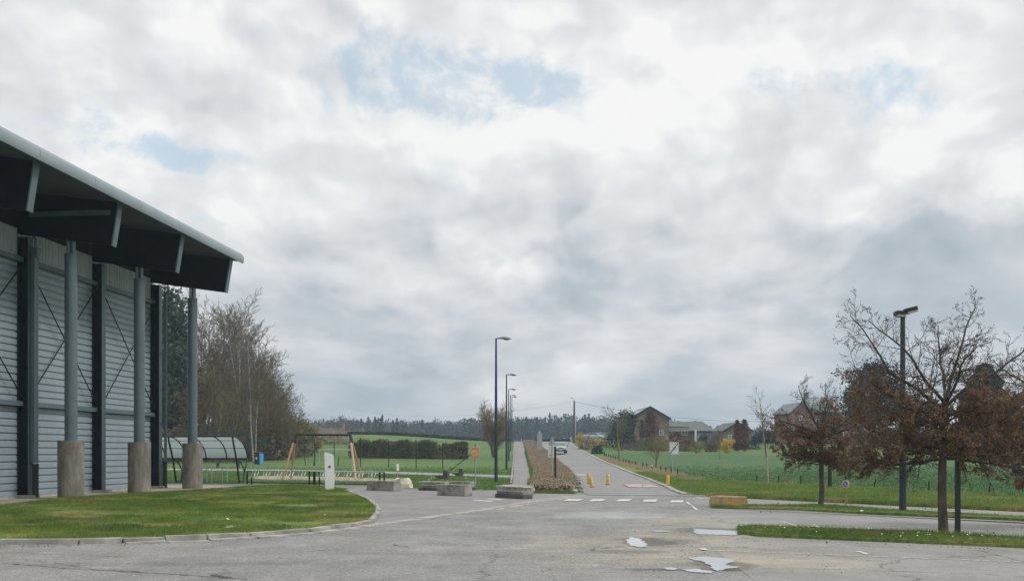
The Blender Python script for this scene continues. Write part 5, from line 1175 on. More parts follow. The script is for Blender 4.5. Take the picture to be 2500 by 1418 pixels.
def grow(rn, p, d, L, r, lvl, P, S, tips):
    """P: per level (n_seg, wiggle, up, n_child, child_angle, child_len, start)"""
    nseg, wig, up, nch, ang, clen, st = P[lvl]; q = Vector(p); d = Vector(d).normalized(); pts = [(q.copy(), d.copy(), r)]
    for i in range(nseg):
        d = (d + Vector((rn.gauss(0, wig), rn.gauss(0, wig), rn.gauss(0, wig) + up))).normalized(); q2 = q + d * L / nseg
        r2 = r * (1 - (i + 1) / nseg * .75); S.append((*q, *q2, pts[-1][2], r2, lvl)); q = q2; pts.append((q.copy(), d.copy(), r2))
    tips.append((*q, lvl))
    if lvl + 1 >= len(P): return
    for k in range(nch):
        t = st + (1 - st) * (k + rn.random()) / nch; f = t * nseg; i = min(int(f), nseg - 1); a, da, ra = pts[i]; b_, _, rb = pts[i + 1]; o = a.lerp(b_, f - i)
        ax = da.orthogonal().normalized(); ax.rotate(Matrix.Rotation(rn.uniform(0, 2 * math.pi), 3, da)); cd_ = da.copy(); cd_.rotate(Matrix.Rotation(R(ang * rn.uniform(.7, 1.25)), 3, ax))
        grow(rn, o, cd_, L * clen * (1 - .55 * t if lvl == 0 else 1 - .3 * t) * rn.uniform(.7, 1.2), max(.25 * ra, min(ra * .6, rb * .75)) if lvl else ra * .45, lvl + 1, P, S, tips)
def bare_tree(name, label, cat, seed, H, r, P, mt, mtw, loc=(0, 0, 0), group=None, rmin=.006, trunklvl=1, base=0., lean=(0, 0), stems=1, spread=0, sides=8, sidesT=3):
    rn = random.Random(seed); S = []; tips = []
    for k in range(stems):
        a = 2 * math.pi * k / stems + rn.random(); d = (math.cos(a) * spread + lean[0], math.sin(a) * spread + lean[1], 1)
        grow(rn, (math.cos(a) * .1 * (stems > 1), math.sin(a) * .1 * (stems > 1), base), d, H * rn.uniform(.85, 1.05) if stems > 1 else H, r, 0, P, S, tips)
    t = thing(name, label, cat, loc, rn.uniform(0, 6), group); A = np.array(S); A[:, 6:8] = np.maximum(A[:, 6:8], rmin)
    k = A[:, 8] < trunklvl; prisms('trunk', A[k], mt, t, sides); prisms('crown', A[~k], mtw, t, sidesT); return t, A, np.array(tips)
# ---- wood on the left: five kinds of bare tree, copied with their parts
BIR = [(9, .035, .0, 30, 38, .36, .16), (4, .10, .05, 8, 34, .42, .15), (3, .16, .02, 5, 32, .5, .1), (2, .2, .02, 0, 30, .5, .1)]
BRD = [(7, .06, .0, 15, 45, .58, .18), (5, .13, .05, 8, 42, .5, .2), (4, .18, .03, 6, 38, .5, .15), (2, .2, .03, 0, 30, .5, .1)]
srcs = []
srcs.append(bare_tree('birch_tree', '', 'tree', 1, 17, .13, BIR, m_birch, m_twigs[1], rmin=.014)[0])
srcs.append(bare_tree('birch_tree', '', 'tree', 2, 16, .14, BIR, m_barkgrey, m_twigs[0], rmin=.016)[0])
srcs.append(bare_tree('bare_tree', '', 'tree', 3, 11.5, .20, BRD, m_barkgrey, m_twigs[0], rmin=.016)[0])
srcs.append(bare_tree('bare_tree', '', 'tree', 4, 11, .20, BRD, m_bark, m_twigs[3], rmin=.016)[0])
srcs.append(bare_tree('bare_tree', '', 'tree', 5, 10, .18, BRD, m_barkgrey, m_twigs[2], rmin=.016)[0])
kinds = ['slim pale barked birch with fine grey twigs', 'slim brown twigged birch', 'spreading bare tree with brown twigs', 'bare tree with an olive tinge', 'rust tinged bare tree']
# px of trunk, distance, kind, height
wood = [(418, 128, 1, 17.5), (452, 132, 3, 15), (436, 118, 2, 13.5), (472, 124, 0, 17), (498, 120, 1, 16.5), (486, 112, 3, 13), (515, 130, 4, 15), (528, 118, 2, 15.5), (545, 124, 0, 19.5), (560, 128, 1, 19), (556, 112, 4, 11), (577, 120, 0, 18.2), (588, 126, 1, 17.8),
        (604, 118, 0, 16.2), (600, 132, 2, 16), (622, 124, 1, 16), (613, 112, 0, 14), (636, 120, 2, 14), (650, 128, 1, 13.5), (655, 116, 3, 11.8), (668, 122, 2, 12), (684, 126, 2, 10.5), (693, 120, 3, 8.8), (640, 111, 4, 8), (462, 108, 4, 9), (530, 106, 2, 8.5), (578, 107, 3, 8.8), (672, 113, 2, 8.6), (704, 116, 2, 8.2), (717, 120, 3, 7), (729, 124, 2, 5.6), (698, 128, 4, 9.6), (420, 112, 3, 12), (450, 126, 4, 15), (510, 112, 2, 12), (540, 140, 0, 20.5), (565, 110, 3, 10), (585, 134, 1, 19), (610, 126, 3, 14), (632, 128, 3, 13.5), (648, 112, 2, 11), (665, 128, 3, 11.5), (678, 118, 3, 10), (690, 114, 2, 8.5), (712, 112, 3, 6.5), (722, 114, 2, 5.5), (660, 136, 1, 13), (548, 134, 1, 19), (596, 113, 3, 10.5), (500, 140, 1, 18.5), (570, 142, 2, 18), (626, 140, 2, 15.5), (440, 142, 2, 16.5)]
wood.sort(); used = set(); hs = [17, 16, 11.5, 11, 10]
for i, (px, Y, k, h) in enumerate(wood):
    if k in used: o = copy_tree(srcs[k])
    else: o = srcs[k]; used.add(k)
    p = at(px, Y=Y); p.z -= .1; o.location = p; q = .95 * h / ((17.3, 16.4, 14.2, 13.6, 12.4)[k]); o.scale = (q * (1.12 if k < 2 else 1.0), q * (1.12 if k < 2 else 1.0), q); o.rotation_euler.z = i * 2.4
    o['label'] = f'{kinds[k]}, {ordn(i)} trunk from the left in the wood'; o['group'] = 'bare trees of the wood on the left'
def scatter_crown(rg, n, shape):
    """points in unit blob with clumps: centres then offsets"""
    c = rg.normal(size=(max(6, n // 55), 3)); c /= np.linalg.norm(c, axis=1)[:, None]; c *= rg.uniform(.35, 1, (len(c), 1)) ** .6
    P = c[rg.integers(0, len(c), n)] + rg.normal(0, .14, (n, 3)); return P * shape
def bush(name, label, px, py, w, h, m, Y=None, n=1500, size=.12, seed=0, group=None, cat='shrub', stems=m_bark, depth=None, shape='ball', lift=.0, aspect=1.):
    p = at(px, Y=Y) if Y else at(px, py); rg = np.random.default_rng(seed); t = thing(name, label, cat, p, 0, group)
    if shape == 'ball': P = scatter_crown(rg, n, np.array([w / 2, (depth or w) / 2, h / 2])); P[:, 2] += h / 2 * 1.05 + lift
    elif shape == 'column':
        z = rg.uniform(0, 1, n); r = (np.clip(np.sin(np.pi * np.clip(z * .86 + .12, 0, 1)), .1, 1) ** .5) * np.sqrt(rg.uniform(.1, 1, n)) * (.8 + .3 * np.sin(z * 23 + rg.uniform(0, 6, n))); a = rg.uniform(0, 2 * np.pi, n); P = np.c_[np.cos(a) * r * w / 2, np.sin(a) * r * w / 2, z * h + lift]
    elif shape == 'cone':
        z = rg.uniform(0, 1, n) ** 1.3; lay = .75 + .35 * np.abs(np.sin(z * 26)); r = (1 - z) ** .85 * np.sqrt(rg.uniform(.15, 1, n)) * lay; a = rg.uniform(0, 2 * np.pi, n); P = np.c_[np.cos(a) * r * w / 2, np.sin(a) * r * w / 2, z * h * (1 - lift / h) + lift - r * .15 * w / 2]
    elif shape == 'pyramid':
        z = rg.uniform(0, 1, n) ** 1.15; lay = .78 + .3 * np.abs(np.sin(z * 17)); r = (1 - z) ** .45 * np.sqrt(rg.uniform(.2, 1, n)) * lay; a = rg.uniform(0, 2 * np.pi, n); P = np.c_[np.cos(a) * r * w / 2, np.sin(a) * r * w / 2, z * (h - lift) + lift - r * .1 * w]
    elif shape == 'dome':
        P = rg.normal(size=(n, 3)); P /= np.linalg.norm(P, axis=1)[:, None]; P[:, 2] = np.abs(P[:, 2]); P *= rg.uniform(.3, 1, (n, 1)) ** .4 * (1 + .15 * np.sin(P[:, :1] * 9) * np.cos(P[:, 1:2] * 7)); P *= [w / 2, (depth or w) / 2, h]
    P = P[P[:, 2] > .02]
    leafmesh('foliage', P, size, m, t, seed, aspect)
    rn = random.Random(seed); S = []
    if shape in ('cone', 'column'): S.append((0, 0, 0, 0, 0, h * .92, max(.05, w * .03), .02))
    else:
        for k in range(6):
            a = rn.uniform(0, 6.28); r = rn.uniform(.15, .32) * w; S.append((0.05 * math.cos(a), .05 * math.sin(a), 0, r * math.cos(a), r * math.sin(a), h * rn.uniform(.5, .85) + lift, .035 + .004 * w, .01))
    prisms('stem', S, stems, t, 6); return t
# conifers and undergrowth at the wood's left end
m_wdgreen = fol('wood_conifer', (.024, .042, .032), (.042, .068, .048), (.075, .10, .065), 1.2)
bush('conifer_tree', 'dark green conifer behind the corner of the hall, at the left end of the wood', 411, 0, 5.2, 18.0, m_wdgreen, Y=116, n=8000, size=.36, seed=3, cat='tree', shape='ball', lift=.8, stems=m_dkbark, aspect=1.8)
bush('conifer_tree', 'lower broad conifer among the trees, between the last two columns', 428, 0, 6, 11.5, m_wdgreen, Y=113, n=5000, size=.34, seed=4, cat='tree', shape='ball', lift=.6, stems=m_dkbark, aspect=1.4)
bush('rust_shrub', 'rust brown shrub under the conifers at the left end of the wood', 425, 0, 6.5, 3.6, m_twigs[2], Y=108, n=3500, size=.18, seed=5, shape='dome', aspect=3)
for i, (px, Y, w, h, k) in enumerate(((480, 112, 8, 3.2, 0), (535, 110, 8, 3.0, 3), (590, 112, 8, 3.4, 2), (640, 113, 7, 3.2, 0), (690, 120, 7, 3.8, 3))):
    bush('undergrowth_shrub', f'tangle of brown undergrowth at the foot of the wood, {ordn(i)} from the left', px, 0, w, h, m_twigs[k], Y=Y, n=3000, size=.16, seed=20 + i, group='undergrowth in front of the wood', shape='dome', aspect=4)
bush('willow_shrub', 'yellow flushed willow at the right end of the wood', 736, 0, 5.6, 3.6, m_yellowgreen, Y=150, n=2500, size=.16, seed=31, shape='dome', aspect=3)
bush('willow_shrub', 'small straggling yellow bush beside the mesh fence end', 752, 0, 3.4, 2.2, m_yellowgreen, Y=128, n=800, size=.10, seed=32, shape='ball', aspect=4)
bush('bramble_thicket', 'pinkish brown brambles on the slope left of the clipped hedge', 805, 0, 7, 1.5, m_hedgebrown, Y=150, n=1500, size=.2, seed=33, shape='dome', depth=4)
# leaning pale double trunk at the fence
bare_tree('young_birch', 'young birch with forked white trunk leaning right in front of the mesh fence', 'tree', 41, 6.5, .10, [(6, .03, 0, 9, 30, .4, .5), (4, .12, .05, 5, 34, .5, .2), (3, .15, 0, 0, 30, .5, .1)], m_birch, m_twigs[1], at(621, 1133), rmin=.012, lean=(.10, 0), stems=2, spread=.12)
# wide bare trees seen on their own
bare_tree('bare_tree', 'lone rounded bare tree on the left skyline above the brick wall', 'tree', 52, 5.2, .22, [(5, .05, 0, 14, 50, .72, .25), (5, .12, .06, 8, 40, .5, .2), (3, .15, .04, 5, 35, .5, .1), (2, .15, 0, 0, 30, .5, .1)], m_bark, m_twigs[1], at(842, Y=250), rmin=.022)
VASE = [(6, .05, .02, 16, 26, .55, .12), (4, .10, .06, 8, 26, .5, .15), (3, .14, .05, 4, 28, .5, .1), (2, .14, .02, 0, 30, .5, .1)]
bare_tree('multi_stem_tree', 'wide bushy many stemmed tree with tan twigs left of the lamp row', 'tree', 61, 5.3, .13, VASE, m_bark, fol('twigs_tan', (.17, .12, .075), (.25, .185, .12), (.34, .26, .18), .8), at(1206, 1116), rmin=.013, stems=7, spread=.26)
CHR = [(5, .06, .0, 12, 48, .72, .28), (5, .14, .07, 8, 40, .5, .2), (4, .18, .05, 4, 36, .5, .15), (2, .2, .0, 0, 30, .5, .1)]
p = at(1512, 1131); bare_tree('bare_tree', 'tall bare tree with mossy trunk beside the dry grass, before the house', 'tree', 71, 4.6, .15, CHR, m_barkmoss, m_twigs[1], p, rmin=.011, lean=(-.05, 0))
p = at(1601, 1147); bare_tree('bare_tree', 'low mossy spreading tree just left of the 30 sign', 'tree', 73, 2.3, .11, CHR, m_barkmoss, fol('twigs_moss', (.13, .11, .06), (.20, .17, .10), (.27, .24, .15), .8), p, rmin=.008)
p = at(1874, 1181); bare_tree('young_birch', 'young birch with pale trunk and reddish twigs at the meadow edge', 'tree', 75, 4.6, .075, [(8, .03, 0, 16, 40, .34, .3), (4, .12, .05, 5, 36, .5, .2), (3, .15, 0, 0, 30, .5, .1)], m_birch, m_twigs[0], p, rmin=.008)
p = at(1757, 1121); bare_tree('sapling', 'thin sapling in the meadow left of the yellow bush', 'tree', 77, 3.6, .04, [(6, .03, 0, 12, 34, .3, .25), (4, .1, .05, 3, 30, .5, .2), (2, .1, 0, 0, 30, .5, .1)], m_barkgrey, m_twigs[1], p, rmin=.010)
# ---- gardens
bush('evergreen_tree', 'dense dark evergreen behind the tall bare tree, at the left gable corner', 1522, 0, 4.4, 5.2, m_evergreen, Y=150, n=3500, size=.22, seed=81, cat='tree', shape='ball', lift=.3)
bush('columnar_conifer', 'narrow dark conifer against the brick gable', 1567, 0, 1.0, 4.2, m_evergreen, Y=156, n=900, size=.16, seed=82, cat='tree', shape='column')
bush('copper_beech', 'broad rust red column of beech leaves in front of the brick gable', 1588, 0, 2.9, 5.4, m_leafred, Y=152, n=3200, size=.17, seed=83, cat='tree', shape='column', lift=.1)
bush('copper_beech', 'tall rust red beech column left of two at the garage corner', 1800, 0, 1.5, 4.3, m_leafred, Y=139, n=1800, size=.15, seed=84, cat='tree', shape='column', lift=.2)
bush('copper_beech', 'tall rust red beech column right of two at the garage corner', 1818, 0, 1.6, 4.4, m_leafred, Y=139, n=1800, size=.15, seed=85, cat='tree', shape='column', lift=.2)
bush('round_shrub', 'clipped round rust red shrub in the middle of the garden', 1649, 0, 1.8, 1.5, m_leafred, Y=146, n=1300, size=.10, seed=86, lift=.9)
bush('blossom_shrub', 'pale pinkish blossoming shrub left of the round red one', 1634, 0, 2.0, 2.4, fol('blossom', (.30, .25, .23), (.42, .36, .34), (.52, .46, .44), 3), Y=150, n=900, size=.11, seed=87)
bush('dark_shrub', 'dark green bush before the long wing of the house', 1717, 0, 1.7, 1.8, m_evergreen, Y=152, n=1200, size=.12, seed=88)
bush('forsythia', 'bright yellow flowering bush in the garden beyond the meadow', 1776, 0, 2.0, 2.0, m_yellow, Y=133, n=1500, size=.11, seed=89, shape='ball', aspect=1.5)
bush('forsythia', 'yellow green thin bush left of the rust coloured hedge piece', 1700, 0, 2.4, 1.5, m_yellowgreen, Y=134, n=700, size=.10, seed=90, shape='ball')
bush('forsythia', 'golden bush at the roadside just right of the utility pole', 1414, 0, 1.8, 1.9, m_yellow, Y=160, n=1000, size=.12, seed=91)
bush('forsythia', 'long low golden bush in front of the two parked cars', 1459, 0, 3.4, 1.1, m_yellow, Y=157, n=1400, size=.12, seed=92, depth=1.5)
bush('roadside_shrub', 'pinkish brown dome shaped shrub between two golden bushes', 1436, 0, 2.9, 2.0, m_hedgebrown, Y=146, n=2000, size=.12, seed=93, shape='dome', aspect=2)
bush('dark_shrub', 'dark rounded evergreen beside the upper road verge', 1458, 0, 1.7, 1.1, m_evergreen, Y=132, n=1200, size=.11, seed=94, shape='dome')
bush('clipped_hedge', 'rusty leaved square hedge piece between two yellow bushes', 1737, 0, 2.0, 1.2, m_leafred, Y=138, n=1200, size=.11, seed=95, shape='dome')
for i, (px, Y, w, h, mm) in enumerate(((1545, 149, 5, 1.7, m_greybush), (1580, 147, 4, 1.8, m_hedgeolive), (1612, 141, 3.5, 2.1, m_yellowgreen), (1628, 150, 4, 1.6, m_greybush), (1668, 148, 3.6, 1.2, m_leafred), (1690, 150, 3, 1.2, m_greybush), (1672, 140, 3, .9, m_hedgeolive), (1750, 150, 3, 1.4, m_greybush), (1784, 150, 3, 1.6, m_hedgebrown), (1500, 152, 6, 1.3, m_evergreen), (1535, 154, 4, 2.2, m_greybush), (1560, 151, 3.5, 1.6, m_hedgebrown), (1600, 150, 4, 2.0, m_greybush), (1645, 152, 3, 1.8, m_hedgebrown), (1660, 144, 3.5, 1.0, m_greybush), (1682, 146, 3, 1.5, m_leafred), (1705, 148, 3.5, 1.2, m_hedgebrown), (1728, 147, 3, 1.1, m_greybush), (1760, 146, 3.4, 1.2, m_hedgeolive), (1795, 148, 3, 1.4, m_greybush), (1830, 146, 3.4, 1.3, m_evergreen), (1590, 142, 5, .8, m_hedgeolive), (1540, 143, 5, .9, m_greybush), (1620, 143, 4, 1.0, m_hedgebrown))):
    bush('garden_shrub', f'low mixed shrub in the garden of the long brick house, {ordn(i)} planted', px, 0, w, h, mm, Y=Y, n=1300, size=.13, seed=100 + i, group='low shrubs in the garden', shape='dome')
gl_ = sorted([(o.location.x / o.location.y, o) for o in bpy.data.objects if o.name.startswith('garden_shrub') and o.parent is None], key=lambda q: q[0])
for i, (_, o) in enumerate(gl_): o['label'] = f'low shrub before the long brick house, {ordn(i)} from the left'
def hedge_box(name, label, a, c, depth, h, m, n, size, seed, aspect=3, top_mat=None, cat='hedge', rough=.16, stem_mat=None):
    a = Vector(a); c = Vector(c); d = (c - a); L = Vector((d.x, d.y, 0)).length; t = thing(name, label, cat, a, math.atan2(d.y, d.x)); rg = np.random.default_rng(seed)
    P = rg.uniform(0, 1, (n, 3)); side = rg.integers(0, 4, n); P[side == 0, 1] = rg.normal(.03, .04, (side == 0).sum()); P[side == 1, 2] = 1 - np.abs(rg.normal(0, .06, (side == 1).sum()))
    dz = g(a.x + (c.x - a.x) * P[:, 0], a.y + (c.y - a.y) * P[:, 0]) - a.z
    bump = 1 + rough * np.sin(P[:, 0] * L * 2.3 + seed) * .5 + rough * rg.normal(0, .5, n)
    P = np.c_[P[:, 0] * L, P[:, 1] * depth, P[:, 2] * h * bump + dz]; leafmesh('foliage', P, size, m, t, seed, aspect, droop=None)
    S = []; rn = random.Random(seed)
    for k in range(int(L * 1.6)):
        x = rn.uniform(0, L); z0 = gz(a.x + (c.x - a.x) * x / L, a.y + (c.y - a.y) * x / L) - a.z; S.append((x, depth * .5, z0, x + rn.uniform(-.2, .2), depth * rn.uniform(.2, .8), z0 + h * .85, .05, .015))
    prisms('stem', S, stem_mat or m_dkbark, t, 5); return t
s = 118 / F; A1 = at(872, 1117.5); A2 = at(1062, 1120); A3 = at(1084, 1120.5); A4 = at(1143, 1120)
hedge_box('clipped_hedge', 'long clipped olive brown hedge across the grass behind the green posts', A1, A2, 1.3, 1.85, m_hedgeolive, 16000, .12, 1)
hedge_box('clipped_hedge', 'thin straggly gap filling hedge between the two clipped lengths', A2, A3, 1.0, 1.45, fol('thin_hedge', (.12, .115, .05), (.19, .18, .08), (.26, .24, .12), 1.5), 900, .10, 2)
hedge_box('clipped_hedge', 'short dark clipped hedge length nearest the orange sign', A3, A4, 1.3, 1.7, m_hedgeolive, 6000, .12, 3)
hedge_box('clipped_hedge', 'loose bare end of the long hedge beside the swing frame', at(850, 1117), A1, 1.0, 1.7, m_greybush, 900, .10, 4)
# dark hedge line on the skyline
hedge_box('field_hedge', 'low dark hedge line along the skyline left of the path', at(850, Y=198), at(1246, Y=204), 1.0, .5, fol('field_hedge', (.03, .045, .022), (.055, .065, .03), (.10, .09, .05), .3), 7000, .22, 5)
hedge_box('field_hedge', 'low dark hedge line along the skyline right of the path', at(1280, Y=214), at(1400, Y=214), 1.0, .6, m_evergreen, 3000, .22, 6)
# brown dead looking hedge strip between path and road
hs_poly = [p.xy for p in W2((1301, 1203), (1299, 1188), (1308, 1166), (1302, 1145), (1295, 1124), (1288, 1102), (1281, 1085), (1278, 1077.5), (1299, 1077.5), (1316, 1090), (1334, 1103), (1348, 1118), (1367, 1134), (1385, 1150), (1396, 1166), (1401, 1180), (1398, 1196), (1392, 1203))]
t = thing('low_hedge', 'broad low strip of withered brown hedge between the path and the road', 'hedge', (0, 0, 0))
P = scatter(hs_poly, 620, 21, 0); rg = np.random.default_rng(7); hh = .33 * (1 - .75 * rg.uniform(0, 1, len(P)) ** 3) + .03 * np.sin(P[:, 0] * 4 + P[:, 1]); P[:, 2] += hh
leafmesh('foliage', P, .048, m_hedgebrown, t, 5, 2.8)
P = edge_pts(hs_poly + hs_poly[:1], 34, .05, 22, .0); P[:, 2] += rg.uniform(.03, .32, len(P)); leafmesh('foliage', P, .05, m_hedgebrown, t, 6, 2.8)
q = scatter(hs_poly, 22, 23, 0); S = np.c_[q, q + np.c_[rg.normal(0, .05, (len(q), 2)), np.full(len(q), .33)], np.full(len(q), .012), np.full(len(q), .006)]; prisms('stem', S, m_dkbark, t, 3)
P = edge_pts([p.xy for p in W2((1300, 1204), (1350, 1205), (1395, 1205))], 40, .10, 24, .0); blades('grass', P, .13, .02, b_verge, 4, .6, .04, 11, 'grass at the foot of the low brown hedge', 'grass')
P = edge_pts([p.xy for p in W2((1301, 1186), (1307, 1166), (1300, 1145), (1292, 1124), (1285, 1102))], 14, .10, 25, .0); blades('grass', P, .22, .03, b_grass, 4, .6, .04, 12, 'grass between the path and the low brown hedge', 'grass')
# ---- big evergreens by the red brick house
bush('cedar_tree', 'broad dark evergreen right beside the red brick house roof', 2136, 0, 8.6, 10.6, m_spruce, Y=150, n=9000, size=.34, seed=121, cat='tree', shape='ball', lift=1.8, stems=m_dkbark)
bush('spruce_tree', 'big dark pyramid shaped conifer behind the nearest tree', 2404, 0, 9.6, 12.4, m_spruce, Y=140, n=15000, size=.36, seed=122, cat='tree', shape='pyramid', lift=1.0, stems=m_dkbark, aspect=1.6)
bush('far_hedge', 'dark far hedge along the garden behind the brown leaved trees', 2240, 0, 26, 2.6, m_greybush, Y=160, n=6000, size=.3, seed=123, shape='dome', depth=3, cat='hedge')
bush('far_hedge', 'dark far hedge at the right end of the meadow', 2520, 0, 22, 4.2, m_greybush, Y=150, n=5000, size=.35, seed=124, shape='dome', depth=3, cat='hedge')
bush('far_hedge', 'low dark hedge between the garage and the red brick house', 1880, 0, 7.5, 2.2, m_evergreen, Y=168, n=2500, size=.25, seed=125, shape='dome', depth=2, cat='hedge')
# ---- trees with withered leaves in the car park
m_limb = mat('limb_bark', (.045, .038, .034), (.085, .072, .062), 6, .95)
def marcescent(name, label, p, seed, H, r, P, clear, nleaf, topbare, zlo, zhi, spreadlim, lsize=.055, stems=None, group='brown leaved trees of the car park'):
    rn = random.Random(seed); S = []; tips = []
    t = thing(name, label, 'tree', p, 0, group)
    # trunk then limbs
    q = Vector((0, 0, 0)); pts = [q.copy()]; rr = [r * 1.12]
    for i in range(8):
        q = q + Vector((rn.gauss(0, .012), rn.gauss(0, .012), clear / 8)); pts.append(q.copy()); rr.append(r * (1 - .25 * (i + 1) / 8) * rn.uniform(.95, 1.06))
    b = MB(); b.tube(pts, rr, 12); tr = b.build('trunk', m_bark, t, smooth=True)
    for L_, dx, dy, dz, ln in stems: grow(rn, (q.x, q.y, L_), (dx, dy, dz), ln, r * (.40 if ln > 1.5 else .24), 0, P, S, tips)
    A = np.array(S); A[:, 6:8] = np.maximum(A[:, 6:8], .0028); k = A[:, 8] < 1; prisms('limb', A[k], m_limb, t, 7); prisms('twigs', A[~k], m_limb, t, 3)
    # leaves hang on the fine wood, thick low down and sparse at the top
    f = A[A[:, 8] >= 1]; rg = np.random.default_rng(seed); mid_ = (f[:, 2] + f[:, 5]) / 2; w = np.where(mid_ < topbare, 1., np.exp(-(mid_ - topbare) / .28) + .15) * (f[:, 8] + .3); w /= w.sum()
    i = rg.choice(len(f), nleaf, p=w); u = rg.uniform(0, 1, (nleaf, 1)); Q = f[i, :3] * (1 - u) + f[i, 3:6] * u + rg.normal(0, .022, (nleaf, 3))
    Q = Q[Q[:, 2] > zlo - .25 * np.sin(Q[:, 0] * 3) - .15]; big_ = Q[:, 2] < topbare + .5
    leafmesh('leaves', Q[big_], lsize, m_leafbrown, t, seed, 1.2); leafmesh('buds', Q[~big_], lsize * .62, fol('bud_leaves', (.05, .03, .035), (.09, .05, .05), (.15, .085, .08), 4) if 'bud_leaves' not in bpy.data.materials else bpy.data.materials['bud_leaves'], t, seed + 1, 1.2)
    return t
LP = [(8, .13, .020, 17, 54, .42, .12), (5, .17, .03, 6, 46, .50, .12), (3, .2, .02, 4, 42, .5, .1), (2, .22, .0, 0, 30, .5, .1)]
st = [(2.5, -1.5, .1, .75, 3.1), (2.65, -.9, -.3, 1.2, 2.6), (2.7, .6, .2, 1.4, 2.3), (2.55, 1.3, -.2, .9, 2.7), (2.4, 1.6, .3, .50, 2.7), (2.3, -1.5, -.3, .38, 2.6), (2.7, .1, .8, 1.1, 1.9), (2.6, .2, -.9, .8, 1.9),
      (1.65, .9, .8, .25, 1.7), (1.65, -.9, .8, .25, 1.7), (1.6, 1.3, -.5, .10, 2.1), (1.6, -1.2, -.6, .10, 2.1), (1.7, .2, 1.2, .1, 1.5), (1.7, 0, -1.2, .1, 1.4), (1.9, .9, -.9, .3, 1.7), (1.9, -.7, -1, .3, 1.6), (1.75, 1.4, .1, .15, 2.3), (1.75, -1.4, .2, .12, 2.3),
      (2.1, 1.2, .7, .5, 1.9), (2.1, -1.1, .7, .5, 1.9), (2.25, .4, -1, .5, 1.5), (2.2, -.5, 1, .5, 1.6), (1.55, 1.1, .1, -.02, 1.9), (1.55, -1.1, 0, -.02, 1.9)]
st = [(a_, b_, c_, d_, e_ * (.90 if a_ > 2.2 else .95)) for a_, b_, c_, d_, e_ in st]
marcescent('brown_leaved_tree', 'nearest car park tree, bare spreading top above dense withered brown leaves', at(2304, 1310), 11, 5, .088, LP, 2.7, 40000, 2.75, 1.42, 5, 2.5, stems=st, lsize=.037)
st2 = [(x[0] * .86, x[1] * (.8 if x[0] > 2.2 else 1), x[2], x[3] * .85, x[4] * (.74 if x[0] > 2.2 else .62)) for x in st]
marcescent('brown_leaved_tree', 'smaller brown leaved tree farther back in the car park, before the red brick house', at(2003, 1240), 23, 4, .082, LP, 2.2, 13000, 2.25, 1.35, 4, 2.2, stems=st2, lsize=.045)
st3 = [(x[0], x[1], x[2], x[3] * .6, x[4] * .8) for x in st]
marcescent('brown_leaved_tree', 'brown leaved tree entering the picture at the right edge', Vector((12.1, 21.6, 0)), 37, 4, .085, LP, 1.9, 15000, 2.4, 1.2, 4, 2.2, stems=st3)
o = bpy.data.objects
# side shoot on the nearest trunk
# fallen leaves, grit and crumbs on the ground
def crumbs(name, poly, dens, seed, dz, size, m, label, cat):
    P = scatter(poly, dens, seed, dz); rg = np.random.default_rng(seed); P = P[rg.uniform(0, 1, len(P)) < .25 + .75 * (np.sin(P[:, 0] * 2.7 + P[:, 1]) * np.sin(P[:, 1] * 1.9) > .1)]
    o = leafmesh(name, P, size, m, None, seed, 1.1, droop=.72); o['kind'] = 'stuff'; tag(o, label, cat)
crumbs('fallen_leaves', [(5.6, 17.6), (12, 17.2), (12.5, 21.5), (5.8, 21.8)], 7, 61, .04, .038, m_leafbrown, 'withered leaves fallen on the asphalt round the nearest tree', 'fallen leaves')
crumbs('fallen_leaves', [(6.5, 27), (13, 26), (13, 32), (6.5, 32)], 6, 62, .05, .042, m_leafbrown, 'withered leaves fallen round the smaller brown leaved tree', 'fallen leaves')
m_grit = mat('grit', (.10, .095, .085), (.30, .28, .25), 9, .95, world=True)
crumbs('grit', ribbon_poly([p.xy for p in offset([q.xy for q in lawn_front[1:]], .5)], .5), 110, 63, .020, .022, m_grit, 'grit and crumbs lying along the front kerb', 'grit')
crumbs('grit', ribbon_poly([p.xy for p in W2((1800, 1316), (1950, 1321), (2100, 1328), (2300, 1337), (2500, 1347))], .25), 120, 64, .024, .022, m_grit, 'grit along the front edge of the nearer grass strip', 'grit')
crumbs('grit', [(.3, 13.2), (5, 13.2), (5, 22), (.8, 22)], 14, 65, .022, .017, m_grit, 'loose grit scattered round the puddles', 'grit')
